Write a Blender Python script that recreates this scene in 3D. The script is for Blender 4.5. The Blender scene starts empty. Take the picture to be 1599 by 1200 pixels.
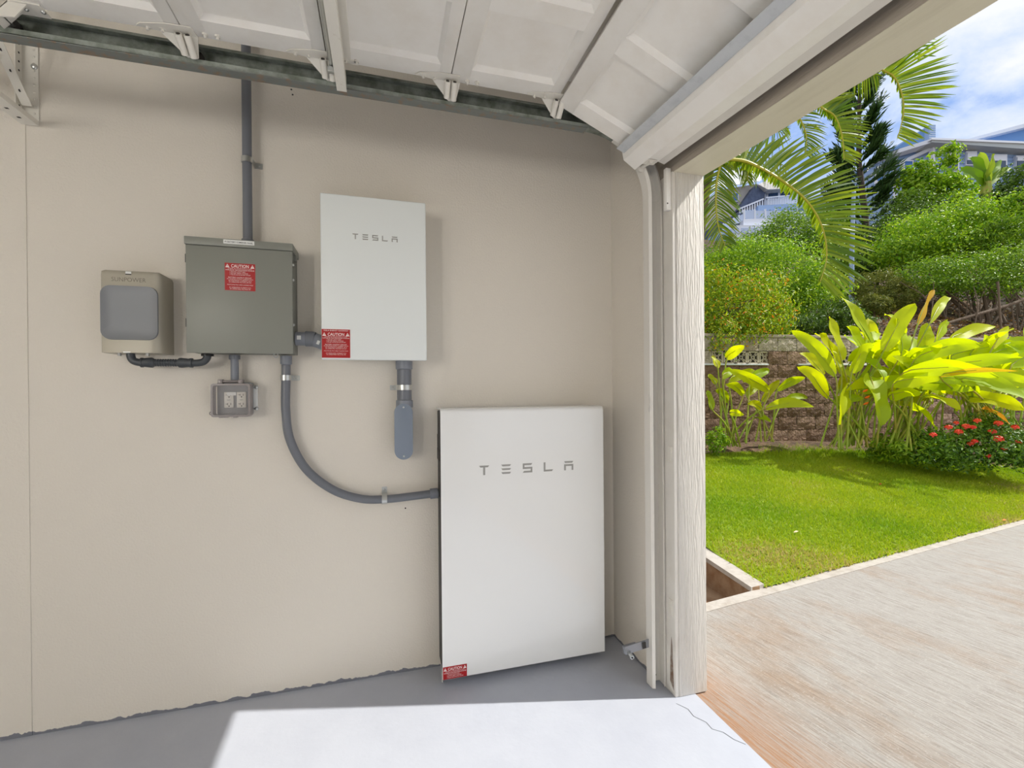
import bpy, bmesh, math, random
import numpy as np
from mathutils import Vector, Matrix

random.seed(4); rng = np.random.default_rng(7)
scn = bpy.context.scene
COL = scn.collection

# ------------------------------------------------------------------ camera
W, H = 1599, 1200
CAM = np.array([0.06557, -2.09853, 1.2557]); FPX = 714.34; SHY = 11.9
def cam_axes(yaw, pitch, roll):
    cy, sy, cp, sp = math.cos(yaw), math.sin(yaw), math.cos(pitch), math.sin(pitch)
    f = np.array([sy*cp, cy*cp, sp]); r = np.array([cy, -sy, 0.]); u = np.cross(r, f)
    c, s = math.cos(roll), math.sin(roll)
    return c*r + s*u, -s*r + c*u, f
AR, AU, AF = cam_axes(math.radians(15.7213), math.radians(-0.1544), math.radians(-0.46))
cd = bpy.data.cameras.new('camera'); cam = bpy.data.objects.new('camera', cd); COL.objects.link(cam)
m = Matrix.Identity(4)
for i in range(3): m[i][0], m[i][1], m[i][2], m[i][3] = AR[i], AU[i], -AF[i], CAM[i]
cam.matrix_world = m
cd.sensor_width = 36; cd.lens = FPX/W*36; cd.shift_y = SHY/W; cd.clip_end = 500; cd.clip_start = .02
scn.camera = cam

# ------------------------------------------------------------------ sky, sun, exposure
SUN_DIR = Vector((1, -.245, 1.153)).normalized()
FILL_LIGHT = 37.0  # emission of the added fill lights behind the camera
SUN_E, SKY_E, EXPO = 3.05, 0.72, 0.80
wd = bpy.data.worlds.new('sky'); scn.world = wd; wd.use_nodes = True
nt = wd.node_tree; nt.nodes.clear()
def N(t, **k):
    n = nt.nodes.new(t)
    for a, b in k.items():
        if a in n.inputs: n.inputs[a].default_value = b
        else: setattr(n, a, b)
    return n
tc = N('ShaderNodeTexCoord'); mp = N('ShaderNodeMapping'); mp.inputs['Scale'].default_value = (1, 1, 1.7); mp.inputs['Location'].default_value = (.35, .1, .2)
no = N('ShaderNodeTexNoise', Scale=2.1, Detail=9, Roughness=.58, Distortion=.35)
rp = N('ShaderNodeValToRGB'); rp.color_ramp.elements[0].position = .31; rp.color_ramp.elements[1].position = .48
rp.color_ramp.elements[0].color = (.17, .33, .72, 1); rp.color_ramp.elements[1].color = (.78, .80, .84, 1)
e = rp.color_ramp.elements.new(.39); e.color = (.52, .62, .82, 1)
bg = N('ShaderNodeBackground', Strength=SKY_E); ow = N('ShaderNodeOutputWorld')
L = nt.links.new
L(tc.outputs['Generated'], mp.inputs['Vector']); L(mp.outputs[0], no.inputs['Vector']); L(no.outputs['Fac'], rp.inputs[0])
L(rp.outputs[0], bg.inputs[0]); L(bg.outputs[0], ow.inputs[0])
sl = bpy.data.lights.new('sun', 'SUN'); so = bpy.data.objects.new('sun', sl); COL.objects.link(so)
sl.energy = SUN_E; sl.angle = math.radians(.6); sl.color = (1, .965, .9)
so.rotation_euler = SUN_DIR.to_track_quat('Z', 'Y').to_euler()
vs = scn.view_settings; vs.view_transform = 'Standard'; vs.look = 'None'; vs.gamma = 1; vs.exposure = EXPO; vs.use_curve_mapping = False

# ------------------------------------------------------------------ geometry helpers
def ray(x, y): return AF + AR*(x-W/2)/FPX - AU*(y-H/2-SHY)/FPX
def at(x, y, D): return CAM + ray(x, y)*D
def on(x, y, ax, v):
    d = ray(x, y); return CAM + d*((v-CAM[ax])/d[ax])
E0 = np.array([1.866, .153]); EN = np.array([-.145, .989]); ED = np.array([.989, .145]); SLOPE = .14
def lawn_z(x, y): return .006 + SLOPE*max(0., (x-E0[0])*EN[0] + (y-E0[1])*EN[1])
def G(px, py):
    d = ray(px, py); a = .006 + SLOPE*((CAM[0]-E0[0])*EN[0] + (CAM[1]-E0[1])*EN[1])
    t = (a - CAM[2])/(d[2] - SLOPE*(d[0]*EN[0] + d[1]*EN[1])); return CAM + d*t

ORG = {}
class MB:
    def __init__(s): s.v = []; s.f = []
    def add(s, vs_, fs):
        b = len(s.v); s.v += [tuple(map(float, p)) for p in vs_]; s.f += [[b+i for i in q] for q in fs]; return s
    def box(s, x0, x1, y0, y1, z0, z1):
        return s.add([(x0,y0,z0),(x1,y0,z0),(x1,y1,z0),(x0,y1,z0),(x0,y0,z1),(x1,y0,z1),(x1,y1,z1),(x0,y1,z1)],
                     [(0,3,2,1),(4,5,6,7),(0,1,5,4),(1,2,6,5),(2,3,7,6),(3,0,4,7)])
    def obox(s, c, ax, ay, az, h):
        c = np.array(c, float); ax, ay, az = [np.array(q, float) for q in (ax, ay, az)]
        P = [c + ax*i*h[0] + ay*j*h[1] + az*k*h[2] for k in (-1, 1) for i, j in ((-1,-1),(1,-1),(1,1),(-1,1))]
        return s.add(P, [(0,3,2,1),(4,5,6,7),(0,1,5,4),(1,2,6,5),(2,3,7,6),(3,0,4,7)])
    def bar(s, p0, p1, w, t, up=(0, 0, 1)):
        p0, p1 = np.array(p0, float), np.array(p1, float); d = p1-p0; l = np.linalg.norm(d); d /= l
        u = np.cross(d, up); u /= np.linalg.norm(u); q = np.cross(u, d)
        return s.obox((p0+p1)/2, d, u, q, (l/2, w/2, t/2))
    def prism(s, pts, vec):
        n = len(pts); vec = np.array(vec, float)
        P = [np.array(p, float) for p in pts]; Q = [p+vec for p in P]
        nrm = np.zeros(3)
        for i in range(n): nrm += np.cross(P[i], P[(i+1) % n])
        fl = nrm @ vec > 0
        f = [tuple(range(n)), tuple(range(2*n-1, n-1, -1))] + [(i, n+i, n+(i+1) % n, (i+1) % n) for i in range(n)]
        if fl: f = [t[::-1] for t in f]
        return s.add(P+Q, f)
    def tube(s, path, r, seg=12, cap=True):
        P = [np.array(p, float) for p in path]; n = len(P); rr = r if hasattr(r, '__len__') else [r]*n
        T = [P[min(i+1, n-1)]-P[max(i-1, 0)] for i in range(n)]; T = [t/np.linalg.norm(t) for t in T]
        a = np.array([0, 0, 1.]) if abs(T[0][2]) < .9 else np.array([1., 0, 0])
        u = np.cross(T[0], a); u /= np.linalg.norm(u); V = []
        for i in range(n):
            u = u - T[i]*(u@T[i]); u /= np.linalg.norm(u); w = np.cross(T[i], u)
            for k in range(seg):
                q = 2*math.pi*k/seg; V.append(P[i] + rr[i]*(u*math.cos(q) + w*math.sin(q)))
        F = [(i*seg+k, i*seg+(k+1) % seg, (i+1)*seg+(k+1) % seg, (i+1)*seg+k) for i in range(n-1) for k in range(seg)]
        if cap: F += [tuple(range(seg-1, -1, -1)), tuple(range((n-1)*seg, n*seg))]
        return s.add(V, F)
    def cyl(s, p0, p1, r, seg=12): return s.tube([p0, p1], r, seg)
    def dome(s, c, n, r, h, seg=10):
        c = np.array(c, float); n = np.array(n, float); n /= np.linalg.norm(n)
        return s.tube([c, c+n*h*.5, c+n*h*.85, c+n*h], [r, r*.9, r*.6, r*.15], seg)
    def grid(s, rows):
        a, b = len(rows), len(rows[0])
        return s.add([p for r in rows for p in r], [(i*b+j, i*b+j+1, (i+1)*b+j+1, (i+1)*b+j) for i in range(a-1) for j in range(b-1)])
    def build(s, name, mat, parent=None, bevel=0, seg=2, smooth=True, cat=None, label=None, group=None, kind=None):
        o0 = np.array(ORG.get(parent.name, (0, 0, 0))) if parent else np.zeros(3)
        bm = bmesh.new(); vv = [bm.verts.new(np.array(p)-o0) for p in s.v]
        for f in s.f:
            try: bm.faces.new([vv[i] for i in f])
            except ValueError: pass
        bm.normal_update()
        if bevel:
            es = [e_ for e_ in bm.edges if len(e_.link_faces) == 2 and e_.calc_face_angle(0) > .5]
            bmesh.ops.bevel(bm, geom=es, offset=bevel, segments=seg, profile=.5, affect='EDGES', clamp_overlap=True)
        bm.normal_update()
        if smooth:
            for f in bm.faces: f.smooth = True
            for e_ in bm.edges:
                if len(e_.link_faces) == 2 and e_.calc_face_angle(0) > .7: e_.smooth = False
        me = bpy.data.meshes.new(name); bm.to_mesh(me); bm.free()
        return link(name, me, mat, parent, cat, label, group, kind)
def link(name, me, mat, parent=None, cat=None, label=None, group=None, kind=None):
    o = bpy.data.objects.new(name, me); COL.objects.link(o)
    if mat and not me.materials: me.materials.append(mat)
    if parent: o.parent = parent; ORG[o.name] = ORG.get(parent.name, (0, 0, 0))
    tag(o, label, cat, group, kind); return o
def tag(o, label=None, cat=None, group=None, kind=None):
    for k, v in (('label', label), ('category', cat), ('group', group), ('kind', kind)):
        if v: o[k] = v
    return o
def thing(name, loc, label, cat, group=None, kind=None):
    o = bpy.data.objects.new(name, None); COL.objects.link(o); o.location = tuple(map(float, loc)); o.empty_display_size = .1
    ORG[o.name] = tuple(map(float, loc)); return tag(o, label, cat, group, kind)
def struct(mb, name, mat, **k): return mb.build(name, mat, kind='structure', **k)
def spline(pts, n=8):
    P = [np.array(p, float) for p in pts]; P = [2*P[0]-P[1]] + P + [2*P[-1]-P[-2]]; out = []
    for i in range(1, len(P)-2):
        for k in range(n):
            t = k/n; a, b, c, d = P[i-1:i+3]
            out.append(.5*(2*b + (c-a)*t + (2*a-5*b+4*c-d)*t*t + (3*b-a-3*c+d)*t**3))
    out.append(P[-2]); return out
def rrect(x0, x1, z0, z1, r, y, n=5, corners=(1, 1, 1, 1)):   # rounded rectangle in an XZ plane, from lower left, counter-clockwise
    out = []
    for (cx, cz, a0, on_) in ((x0+r, z0+r, 180, corners[0]), (x1-r, z0+r, 270, corners[1]), (x1-r, z1-r, 0, corners[2]), (x0+r, z1-r, 90, corners[3])):
        if on_:
            for k in range(n+1):
                a = math.radians(a0+90*k/n); out.append((cx+r*math.cos(a), y, cz+r*math.sin(a)))
        else:
            a = math.radians(a0+45); out.append((cx+r*(1 if math.cos(a) > 0 else -1), y, cz+r*(1 if math.sin(a) > 0 else -1)))
    return out

# ------------------------------------------------------------------ materials
def srgb(r, g, b):
    f = lambda c: c/12.92 if c <= .04045 else ((c+.055)/1.055)**2.4
    return (f(r/255), f(g/255), f(b/255), 1)
def mat(name, col, rough=.5, metal=0, noise=None, bump=None, spec=.5, stretch=None, coat=0):
    """noise = (colour2, scale, low, high); bump = (scale, strength, distance, detail)"""
    M = bpy.data.materials.new(name); M.use_nodes = True; t = M.node_tree; p = t.nodes['Principled BSDF']
    p.inputs['Base Color'].default_value = col; p.inputs['Roughness'].default_value = rough; p.inputs['Metallic'].default_value = metal
    p.inputs['Specular IOR Level'].default_value = spec; p.inputs['Coat Weight'].default_value = coat
    def vec(sc):
        c = t.nodes.new('ShaderNodeTexCoord'); mm = t.nodes.new('ShaderNodeMapping'); mm.inputs['Scale'].default_value = sc or (1, 1, 1)
        t.links.new(c.outputs['Object'], mm.inputs[0]); return mm.outputs[0]
    v = vec(stretch) if (noise or bump) else None
    if noise:
        n = t.nodes.new('ShaderNodeTexNoise'); n.inputs['Scale'].default_value = noise[1]; n.inputs['Detail'].default_value = 8; n.inputs['Roughness'].default_value = .65
        t.links.new(v, n.inputs['Vector'])
        r = t.nodes.new('ShaderNodeValToRGB'); r.color_ramp.elements[0].position = noise[2]; r.color_ramp.elements[1].position = noise[3]
        r.color_ramp.elements[0].color = col; r.color_ramp.elements[1].color = noise[0]
        t.links.new(n.outputs['Fac'], r.inputs[0]); t.links.new(r.outputs[0], p.inputs['Base Color'])
    if bump:
        n = t.nodes.new('ShaderNodeTexNoise'); n.inputs['Scale'].default_value = bump[0]; n.inputs['Detail'].default_value = bump[3] if len(bump) > 3 else 4
        t.links.new(v, n.inputs['Vector'])
        b = t.nodes.new('ShaderNodeBump'); b.inputs['Strength'].default_value = bump[1]; b.inputs['Distance'].default_value = bump[2]
        t.links.new(n.outputs['Fac'], b.inputs['Height']); t.links.new(b.outputs[0], p.inputs['Normal'])
    return M
def nodes_of(M): return M.node_tree, M.node_tree.nodes['Principled BSDF']
def leafmat(name, c1, c2, trans=.45, tcol=None, rough=.45, c3=None):
    """two or three leaf colours picked leaf by leaf from the mesh attribute 'tint', or at random for single-leaf objects"""
    M = bpy.data.materials.new(name); M.use_nodes = True; t = M.node_tree; p = t.nodes['Principled BSDF']; out = t.nodes['Material Output']
    a = t.nodes.new('ShaderNodeAttribute'); a.attribute_name = 'tint'
    oi = t.nodes.new('ShaderNodeObjectInfo'); ad = t.nodes.new('ShaderNodeMath'); ad.operation = 'ADD'
    t.links.new(a.outputs['Fac'], ad.inputs[0])
    if name.startswith('broad'): t.links.new(oi.outputs['Random'], ad.inputs[1])
    else: ad.inputs[1].default_value = 0
    r = t.nodes.new('ShaderNodeValToRGB'); r.color_ramp.elements[0].color = c1; r.color_ramp.elements[1].color = c2
    if c3: q = r.color_ramp.elements.new(.88); q.color = c2; r.color_ramp.elements[-1].color = c3
    t.links.new(ad.outputs[0], r.inputs[0]); t.links.new(r.outputs[0], p.inputs['Base Color'])
    p.inputs['Roughness'].default_value = rough
    tr = t.nodes.new('ShaderNodeBsdfTranslucent'); mx = t.nodes.new('ShaderNodeMixShader'); mx.inputs[0].default_value = trans
    if tcol:
        mc = t.nodes.new('ShaderNodeMix'); mc.data_type = 'RGBA'; mc.inputs[0].default_value = .6; mc.inputs[7].default_value = tcol
        t.links.new(r.outputs[0], mc.inputs[6]); t.links.new(mc.outputs[2], tr.inputs[0])
    else: t.links.new(r.outputs[0], tr.inputs[0])
    t.links.new(p.outputs[0], mx.inputs[1]); t.links.new(tr.outputs[0], mx.inputs[2]); t.links.new(mx.outputs[0], out.inputs[0])
    return M
M = {}
M['wall'] = mat('wall_paint', srgb(225, 218, 206), .62, bump=(120, .42, .005, 3))
t_, p_ = nodes_of(M['wall'])       # a ragged painted line along the foot of the wall
c_ = t_.nodes.new('ShaderNodeNewGeometry'); sx = t_.nodes.new('ShaderNodeSeparateXYZ'); t_.links.new(c_.outputs['Position'], sx.inputs[0])
n_ = t_.nodes.new('ShaderNodeTexNoise'); n_.inputs['Scale'].default_value = 22; n_.inputs['Detail'].default_value = 4; t_.links.new(c_.outputs['Position'], n_.inputs[0])
ma = t_.nodes.new('ShaderNodeMath'); ma.operation = 'MULTIPLY_ADD'; ma.inputs[1].default_value = .04; ma.inputs[2].default_value = -.008; t_.links.new(n_.outputs['Fac'], ma.inputs[0])
lt = t_.nodes.new('ShaderNodeMath'); lt.operation = 'LESS_THAN'; t_.links.new(sx.outputs['Z'], lt.inputs[0]); t_.links.new(ma.outputs[0], lt.inputs[1])
mi = t_.nodes.new('ShaderNodeMix'); mi.data_type = 'RGBA'; mi.inputs[6].default_value = srgb(225, 218, 206); mi.inputs[7].default_value = srgb(120, 122, 130)
t_.links.new(lt.outputs[0], mi.inputs[0]); t_.links.new(mi.outputs[2], p_.inputs['Base Color'])
M['ceil'] = mat('ceiling_paint', srgb(232, 228, 220), .7, bump=(60, .3, .004))
M['floor'] = mat('floor_paint', srgb(184, 188, 198), .45, noise=(srgb(176, 180, 191), 3, .4, .7), bump=(45, .18, .004, 5))
M['white'] = mat('white_paint', srgb(246, 243, 237), .45, noise=(srgb(238, 233, 224), 6, .45, .75), bump=(30, .08, .002))
M['whitemetal'] = mat('white_painted_metal', srgb(232, 228, 218), .4, noise=(srgb(205, 196, 180), 25, .62, .8), bump=(40, .1, .002))
M['trackwhite'] = mat('white_painted_track', srgb(226, 222, 214), .45, noise=(srgb(120, 120, 122), 9, .58, .8), stretch=(1, 1, .35))
M['galv'] = mat('galvanised_steel', srgb(150, 156, 148), .55, .3, noise=(srgb(92, 98, 86), 14, .4, .68), bump=(60, .1, .002))
M['galvlip'] = mat('galvanised_lip', srgb(122, 126, 122), .6, .2, noise=(srgb(150, 112, 76), 30, .52, .75))
M['zinc'] = mat('zinc_hardware', srgb(200, 202, 200), .32, .9)
M['alum'] = mat('bare_steel_angle', srgb(206, 210, 214), .45, .15, noise=(srgb(182, 187, 192), 20, .5, .8))
M['gap'] = mat('dark_gap', srgb(84, 60, 42), .8)
M['rough'] = mat('rough_sawn_white', srgb(222, 218, 210), .6, noise=(srgb(206, 201, 192), 5, .45, .75), stretch=(1, 1, .12))
t_, p_ = nodes_of(M['rough'])
tcn = t_.nodes.new('ShaderNodeTexCoord'); mpn = t_.nodes.new('ShaderNodeMapping'); mpn.inputs['Scale'].default_value = (1, 1, .085); t_.links.new(tcn.outputs['Object'], mpn.inputs[0])
wv = t_.nodes.new('ShaderNodeTexWave'); wv.bands_direction = 'X'; wv.inputs['Scale'].default_value = 15; wv.inputs['Distortion'].default_value = 13; wv.inputs['Detail'].default_value = 5; wv.inputs['Detail Scale'].default_value = 3.5
t_.links.new(mpn.outputs[0], wv.inputs[0])
nz = t_.nodes.new('ShaderNodeTexNoise'); nz.inputs['Scale'].default_value = 150; nz.inputs['Detail'].default_value = 5; t_.links.new(mpn.outputs[0], nz.inputs[0])
sm = t_.nodes.new('ShaderNodeMath'); sm.operation = 'ADD'; t_.links.new(wv.outputs['Fac'], sm.inputs[0]); t_.links.new(nz.outputs['Fac'], sm.inputs[1])
bp = t_.nodes.new('ShaderNodeBump'); bp.inputs['Strength'].default_value = .75; bp.inputs['Distance'].default_value = .0035; t_.links.new(sm.outputs[0], bp.inputs['Height']); t_.links.new(bp.outputs[0], p_.inputs['Normal'])
M['header'] = mat('header_timber_paint', srgb(214, 208, 188), .6, noise=(srgb(192, 185, 164), 9, .5, .8), bump=(30, .5, .004, 6), stretch=(1, .12, 1))
M['headerface'] = mat('header_rough_timber', srgb(186, 176, 162), .75, noise=(srgb(146, 135, 122), 7, .42, .7), bump=(22, 1, .008, 8), stretch=(1, .1, 1))
M['jamb'] = mat('jamb_paint', srgb(226, 222, 214), .55, noise=(srgb(210, 204, 194), 4, .5, .8))
t_, p_ = nodes_of(M['jamb'])      # rot stain near the floor
rot = mat('rot_stain', srgb(118, 84, 58), .85, noise=(srgb(168, 160, 150), 28, .4, .62), bump=(40, .6, .004)); M['rot'] = rot
M['encgreen'] = mat('grey_green_enamel', srgb(134, 135, 126), .42, bump=(200, .03, .001))
M['encedge'] = mat('grey_green_enamel_edge', srgb(128, 129, 121), .45)
M['champ'] = mat('champagne_plastic', srgb(176, 170, 154), .42, .15)
M['dishgrey'] = mat('grey_satin_panel', srgb(126, 128, 132), .45, .1)
M['letter'] = mat('engraved_letters', srgb(108, 102, 94), .5)
M['pvc'] = mat('grey_pvc', srgb(112, 115, 122), .4)
M['pvcl'] = mat('light_grey_pvc', srgb(130, 134, 142), .4)
M['pvcc'] = mat('conduit_body_pvc', srgb(126, 136, 150), .4)
M['flex'] = mat('dark_flexible_conduit', srgb(66, 70, 74), .42)
M['glosswhite'] = mat('gloss_white_front', srgb(240, 240, 238), .12, coat=.3)
M['satinwhite'] = mat('satin_white_cover', srgb(234, 238, 236), .4)
M['logo'] = mat('grey_logo', srgb(158, 157, 152), .4)
M['black'] = mat('black_plastic', srgb(22, 22, 22), .5)
M['dark'] = mat('dark_socket', srgb(48, 44, 40), .6)
M['cream'] = mat('cream_receptacle', srgb(226, 222, 210), .35)
M['boxgrey'] = mat('grey_device_box', srgb(140, 142, 144), .5)
M['red'] = mat('red_sticker', srgb(172, 14, 18), .4)
M['whiteink'] = mat('white_print', srgb(245, 232, 230), .5)
M['label'] = mat('white_label', srgb(236, 236, 232), .45)
M['ink'] = mat('black_print', srgb(60, 60, 60), .5)
g = bpy.data.materials.new('smoky_clear_cover'); g.use_nodes = True; M['smoke'] = g
t_, p_ = nodes_of(g); p_.inputs['Base Color'].default_value = srgb(205, 198, 196); p_.inputs['Roughness'].default_value = .08; p_.inputs['Alpha'].default_value = .13
M['smokeedge'] = mat('smoky_cover_rim', srgb(140, 132, 130), .25)
M['conc'] = mat('driveway_concrete', srgb(190, 182, 172), .8)
t_, p_ = nodes_of(M['conc'])
tcn = t_.nodes.new('ShaderNodeTexCoord'); mr = t_.nodes.new('ShaderNodeMapping'); mr.inputs['Rotation'].default_value = (0, 0, math.radians(-8)); t_.links.new(tcn.outputs['Object'], mr.inputs[0])
def nzn(sc, vec, det=8, ro=.65):
    q = t_.nodes.new('ShaderNodeTexNoise'); q.inputs['Scale'].default_value = sc; q.inputs['Detail'].default_value = det; q.inputs['Roughness'].default_value = ro; t_.links.new(vec, q.inputs[0]); return q.outputs['Fac']
def mpp(sc):
    q = t_.nodes.new('ShaderNodeMapping'); q.inputs['Scale'].default_value = sc; t_.links.new(mr.outputs[0], q.inputs[0]); return q.outputs[0]
def ramp(f, a, b, ca=(0, 0, 0, 1), cb=(1, 1, 1, 1)):
    q = t_.nodes.new('ShaderNodeValToRGB'); q.color_ramp.elements[0].position = a; q.color_ramp.elements[1].position = b; q.color_ramp.elements[0].color = ca; q.color_ramp.elements[1].color = cb; t_.links.new(f, q.inputs[0]); return q.outputs[0]
def mixc(f, a, b, mode='MIX'):
    q = t_.nodes.new('ShaderNodeMix'); q.data_type = 'RGBA'; q.blend_type = mode
    if hasattr(f, 'links'): t_.links.new(f, q.inputs[0])
    else: q.inputs[0].default_value = f
    for s_, i in ((a, 6), (b, 7)):
        if isinstance(s_, tuple): q.inputs[i].default_value = s_
        else: t_.links.new(s_, q.inputs[i])
    return q.outputs[2]
brush = nzn(9, mpp((14, .5, 1)), 8, .75); stain = nzn(1.3, mpp((1.3, .6, 1)), 10, .7); spk = nzn(110, mr.outputs[0], 4)
c0 = mixc(ramp(stain, .50, .80), srgb(164, 160, 154), srgb(146, 114, 82))
fine = nzn(9, mpp((40, 1.2, 1)), 6, .7)
c1 = mixc(ramp(brush, .48, .80), c0, srgb(104, 86, 70)); c1 = mixc(ramp(fine, .48, .74), c1, srgb(96, 88, 80)); c2 = mixc(ramp(spk, .56, .8), c1, srgb(180, 175, 168))
pz = t_.nodes.new('ShaderNodeNewGeometry'); sp_ = t_.nodes.new('ShaderNodeSeparateXYZ'); t_.links.new(pz.outputs['Position'], sp_.inputs[0])
rm = t_.nodes.new('ShaderNodeMapRange'); rm.inputs[1].default_value = 1.30; rm.inputs[2].default_value = 1.6; rm.inputs[3].default_value = 1; rm.inputs[4].default_value = 0; t_.links.new(sp_.outputs['X'], rm.inputs[0])
pm = t_.nodes.new('ShaderNodeMath'); pm.operation = 'MULTIPLY'; t_.links.new(rm.outputs[0], pm.inputs[0]); t_.links.new(ramp(brush, .3, .6), pm.inputs[1])
c2 = mixc(pm.outputs[0], c2, srgb(160, 112, 70))          # rust washed out along the threshold
t_.links.new(c2, p_.inputs['Base Color'])
bp = t_.nodes.new('ShaderNodeBump'); bp.inputs['Strength'].default_value = .5; bp.inputs['Distance'].default_value = .006; t_.links.new(brush, bp.inputs['Height']); t_.links.new(bp.outputs[0], p_.inputs['Normal'])
M['kerb'] = mat('kerb_concrete', srgb(180, 173, 164), .85, noise=(srgb(150, 139, 127), 12, .45, .8), bump=(40, .5, .005))
M['kerbrust'] = mat('stained_kerb_concrete', srgb(150, 122, 94), .85, noise=(srgb(120, 84, 52), 8, .4, .7), bump=(40, .5, .005))
M['soil'] = mat('bare_soil', srgb(112, 88, 66), .95, noise=(srgb(70, 54, 40), 9, .4, .65), bump=(25, 1, .03, 8))
M['hill'] = mat('hillside_soil', srgb(88, 66, 44), .95, noise=(srgb(50, 44, 26), 2.5, .42, .6), bump=(8, 1, .08, 8))
M['turf'] = mat('mown_turf', srgb(138, 164, 24), .9, noise=(srgb(176, 164, 84), 1.6, .5, .72), bump=(140, 1, .02, 6))
M['street'] = mat('asphalt_ground', srgb(120, 116, 108), .9, bump=(30, .4, .01))
M['ext'] = mat('exterior_stucco', srgb(214, 206, 190), .8, bump=(60, .4, .004))
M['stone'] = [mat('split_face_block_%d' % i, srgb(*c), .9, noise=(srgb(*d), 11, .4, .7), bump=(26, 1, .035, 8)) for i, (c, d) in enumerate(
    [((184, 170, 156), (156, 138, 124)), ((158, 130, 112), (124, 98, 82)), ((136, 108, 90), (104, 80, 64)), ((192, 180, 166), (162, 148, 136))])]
M['capstone'] = mat('cap_stone', srgb(172, 160, 146), .9, bump=(40, .5, .008))
M['mortar'] = mat('dark_mortar', srgb(120, 104, 92), .95)
M['vent'] = mat('breeze_block', srgb(196, 184, 166), .85, bump=(50, .4, .004))
M['bark'] = mat('bark', srgb(104, 88, 72), .9, bump=(18, 1, .02), stretch=(1, 1, .3))
M['darkbark'] = mat('dark_bark', srgb(74, 64, 56), .9, bump=(18, 1, .02))
M['palmtrunk'] = mat('palm_trunk', srgb(140, 128, 92), .8, noise=(srgb(96, 84, 62), 5, .4, .7), stretch=(.3, .3, 3))
M['stalk'] = mat('green_stalk', srgb(142, 162, 44), .5, noise=(srgb(168, 148, 66), 4, .45, .65))
M['rachis'] = mat('palm_rachis', srgb(176, 168, 50), .5)
M['petal'] = mat('red_petals', srgb(226, 44, 24), .5, noise=(srgb(240, 96, 40), 18, .4, .7))
M['bract'] = mat('orange_bract', srgb(226, 96, 30), .5)
M['blue'] = mat('blue_grey_siding', srgb(150, 176, 214), .7)
M['blued'] = mat('blue_siding', srgb(104, 146, 200), .7)
M['trimw'] = mat('white_house_trim', srgb(222, 226, 236), .6)
M['gutter'] = mat('grey_gutter', srgb(176, 182, 184), .5)
M['glassd'] = mat('dark_window_glass', srgb(52, 74, 104), .1)
M['glassb'] = mat('blue_window_glass', srgb(52, 104, 172), .1)
M['railglass'] = mat('pale_rail_glass', srgb(186, 200, 226), .1)
M['shingle'] = mat('grey_shingles', srgb(186, 182, 178), .85, noise=(srgb(140, 138, 136), 4, .4, .7))
M['shingled'] = mat('dark_slate_shingles', srgb(84, 96, 122), .8, noise=(srgb(60, 70, 96), 3, .4, .7))
M['beige'] = mat('beige_house_wall', srgb(206, 202, 196), .8)
M['pale'] = mat('pale_roof_metal', srgb(222, 226, 234), .6)
M['pole'] = mat('grey_blue_pole', srgb(150, 170, 204), .5)
M['leaf_hel'] = leafmat('broad_leaf_lime', srgb(158, 196, 8), srgb(220, 222, 10), .6, srgb(238, 244, 8), .5)
M['leaf_banana'] = leafmat('broad_leaf_green', srgb(116, 158, 24), srgb(170, 190, 50), .45, None, .5)
M['leaf_old'] = leafmat('broad_leaf_withering', srgb(226, 196, 28), srgb(206, 140, 36), .45, None, .6)
M['leaf_bright'] = leafmat('leaf_bright', srgb(92, 146, 14), srgb(178, 206, 42), .45)
M['leaf_mid'] = leafmat('leaf_mid', srgb(70, 116, 16), srgb(150, 182, 36), .42)
M['leaf_dark'] = leafmat('leaf_dark', srgb(52, 82, 20), srgb(104, 136, 34), .3)
M['leaf_orange'] = leafmat('leaf_mixed_orange', srgb(92, 142, 14), srgb(190, 204, 40), .45, None, .45, srgb(240, 112, 14))
M['leaf_pine'] = leafmat('pine_needles', srgb(36, 66, 34), srgb(76, 108, 44), .15)
M['leaf_cyp'] = leafmat('cypress_needles', srgb(84, 106, 30), srgb(160, 160, 66), .25)
M['leaf_palm'] = leafmat('palm_leaflets', srgb(88, 126, 18), srgb(158, 174, 34), .48, None, .45)
M['leaf_grass'] = leafmat('grass_blades', srgb(128, 168, 12), srgb(188, 198, 36), .42, None, .6, srgb(192, 176, 104))
M['leaf_ixora'] = leafmat('flower_bush_leaves', srgb(52, 96, 22), srgb(122, 160, 40), .3)

# ------------------------------------------------------------------ the garage shell
XR, XL, YB, YF, ZC = 1.186, -5.2, 0.0, -5.6, 2.78
struct(MB().box(XL, 1.345, 0, .15, -.3, ZC), 'wall_back', M['wall'])
struct(MB().box(XL, -1.188, -.0025, 0, 0, ZC), 'wall_back', M['wall'])          # thin older plaster skin left of the seam
struct(MB().box(XL-.15, XL, YF, .15, -.3, ZC), 'wall_left', M['wall'])
struct(MB().box(XL-.15, 1.345, YF-.15, YF, -.3, ZC), 'wall_rear', M['wall'])
struct(MB().box(XR, 1.345, -.36, 0, -.3, 2.5), 'wall_right', M['wall'])
struct(MB().box(XR, 1.345, YF, -5.25, -.3, 2.5), 'wall_right', M['wall'])
struct(MB().box(XR+.02, 1.345, YF, 0, 2.5, ZC), 'wall_right', M['wall'])
struct(MB().box(XL-.15, 1.8, YF-.15, .45, ZC, ZC+.12), 'ceiling', M['ceil'])
struct(MB().box(XL, 1.292, YF, 0, -.15, 0), 'floor', M['floor'])
wb_ = bpy.data.objects['wall_back']
for px, py in ((457, 148), (455, 140), (633, 794)):
    c = on(px, py, 1, 0); MB().cyl((c[0], -.0012, c[2]), (c[0], .002, c[2]), .0035, 8).build('screw_hole', M['dark'], wb_)
ck = [(1.18, -.52), (1.205, -.56), (1.2, -.60), (1.225, -.64), (1.222, -.675), (1.25, -.70), (1.262, -.74), (1.285, -.77)]
mb = MB()
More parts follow.
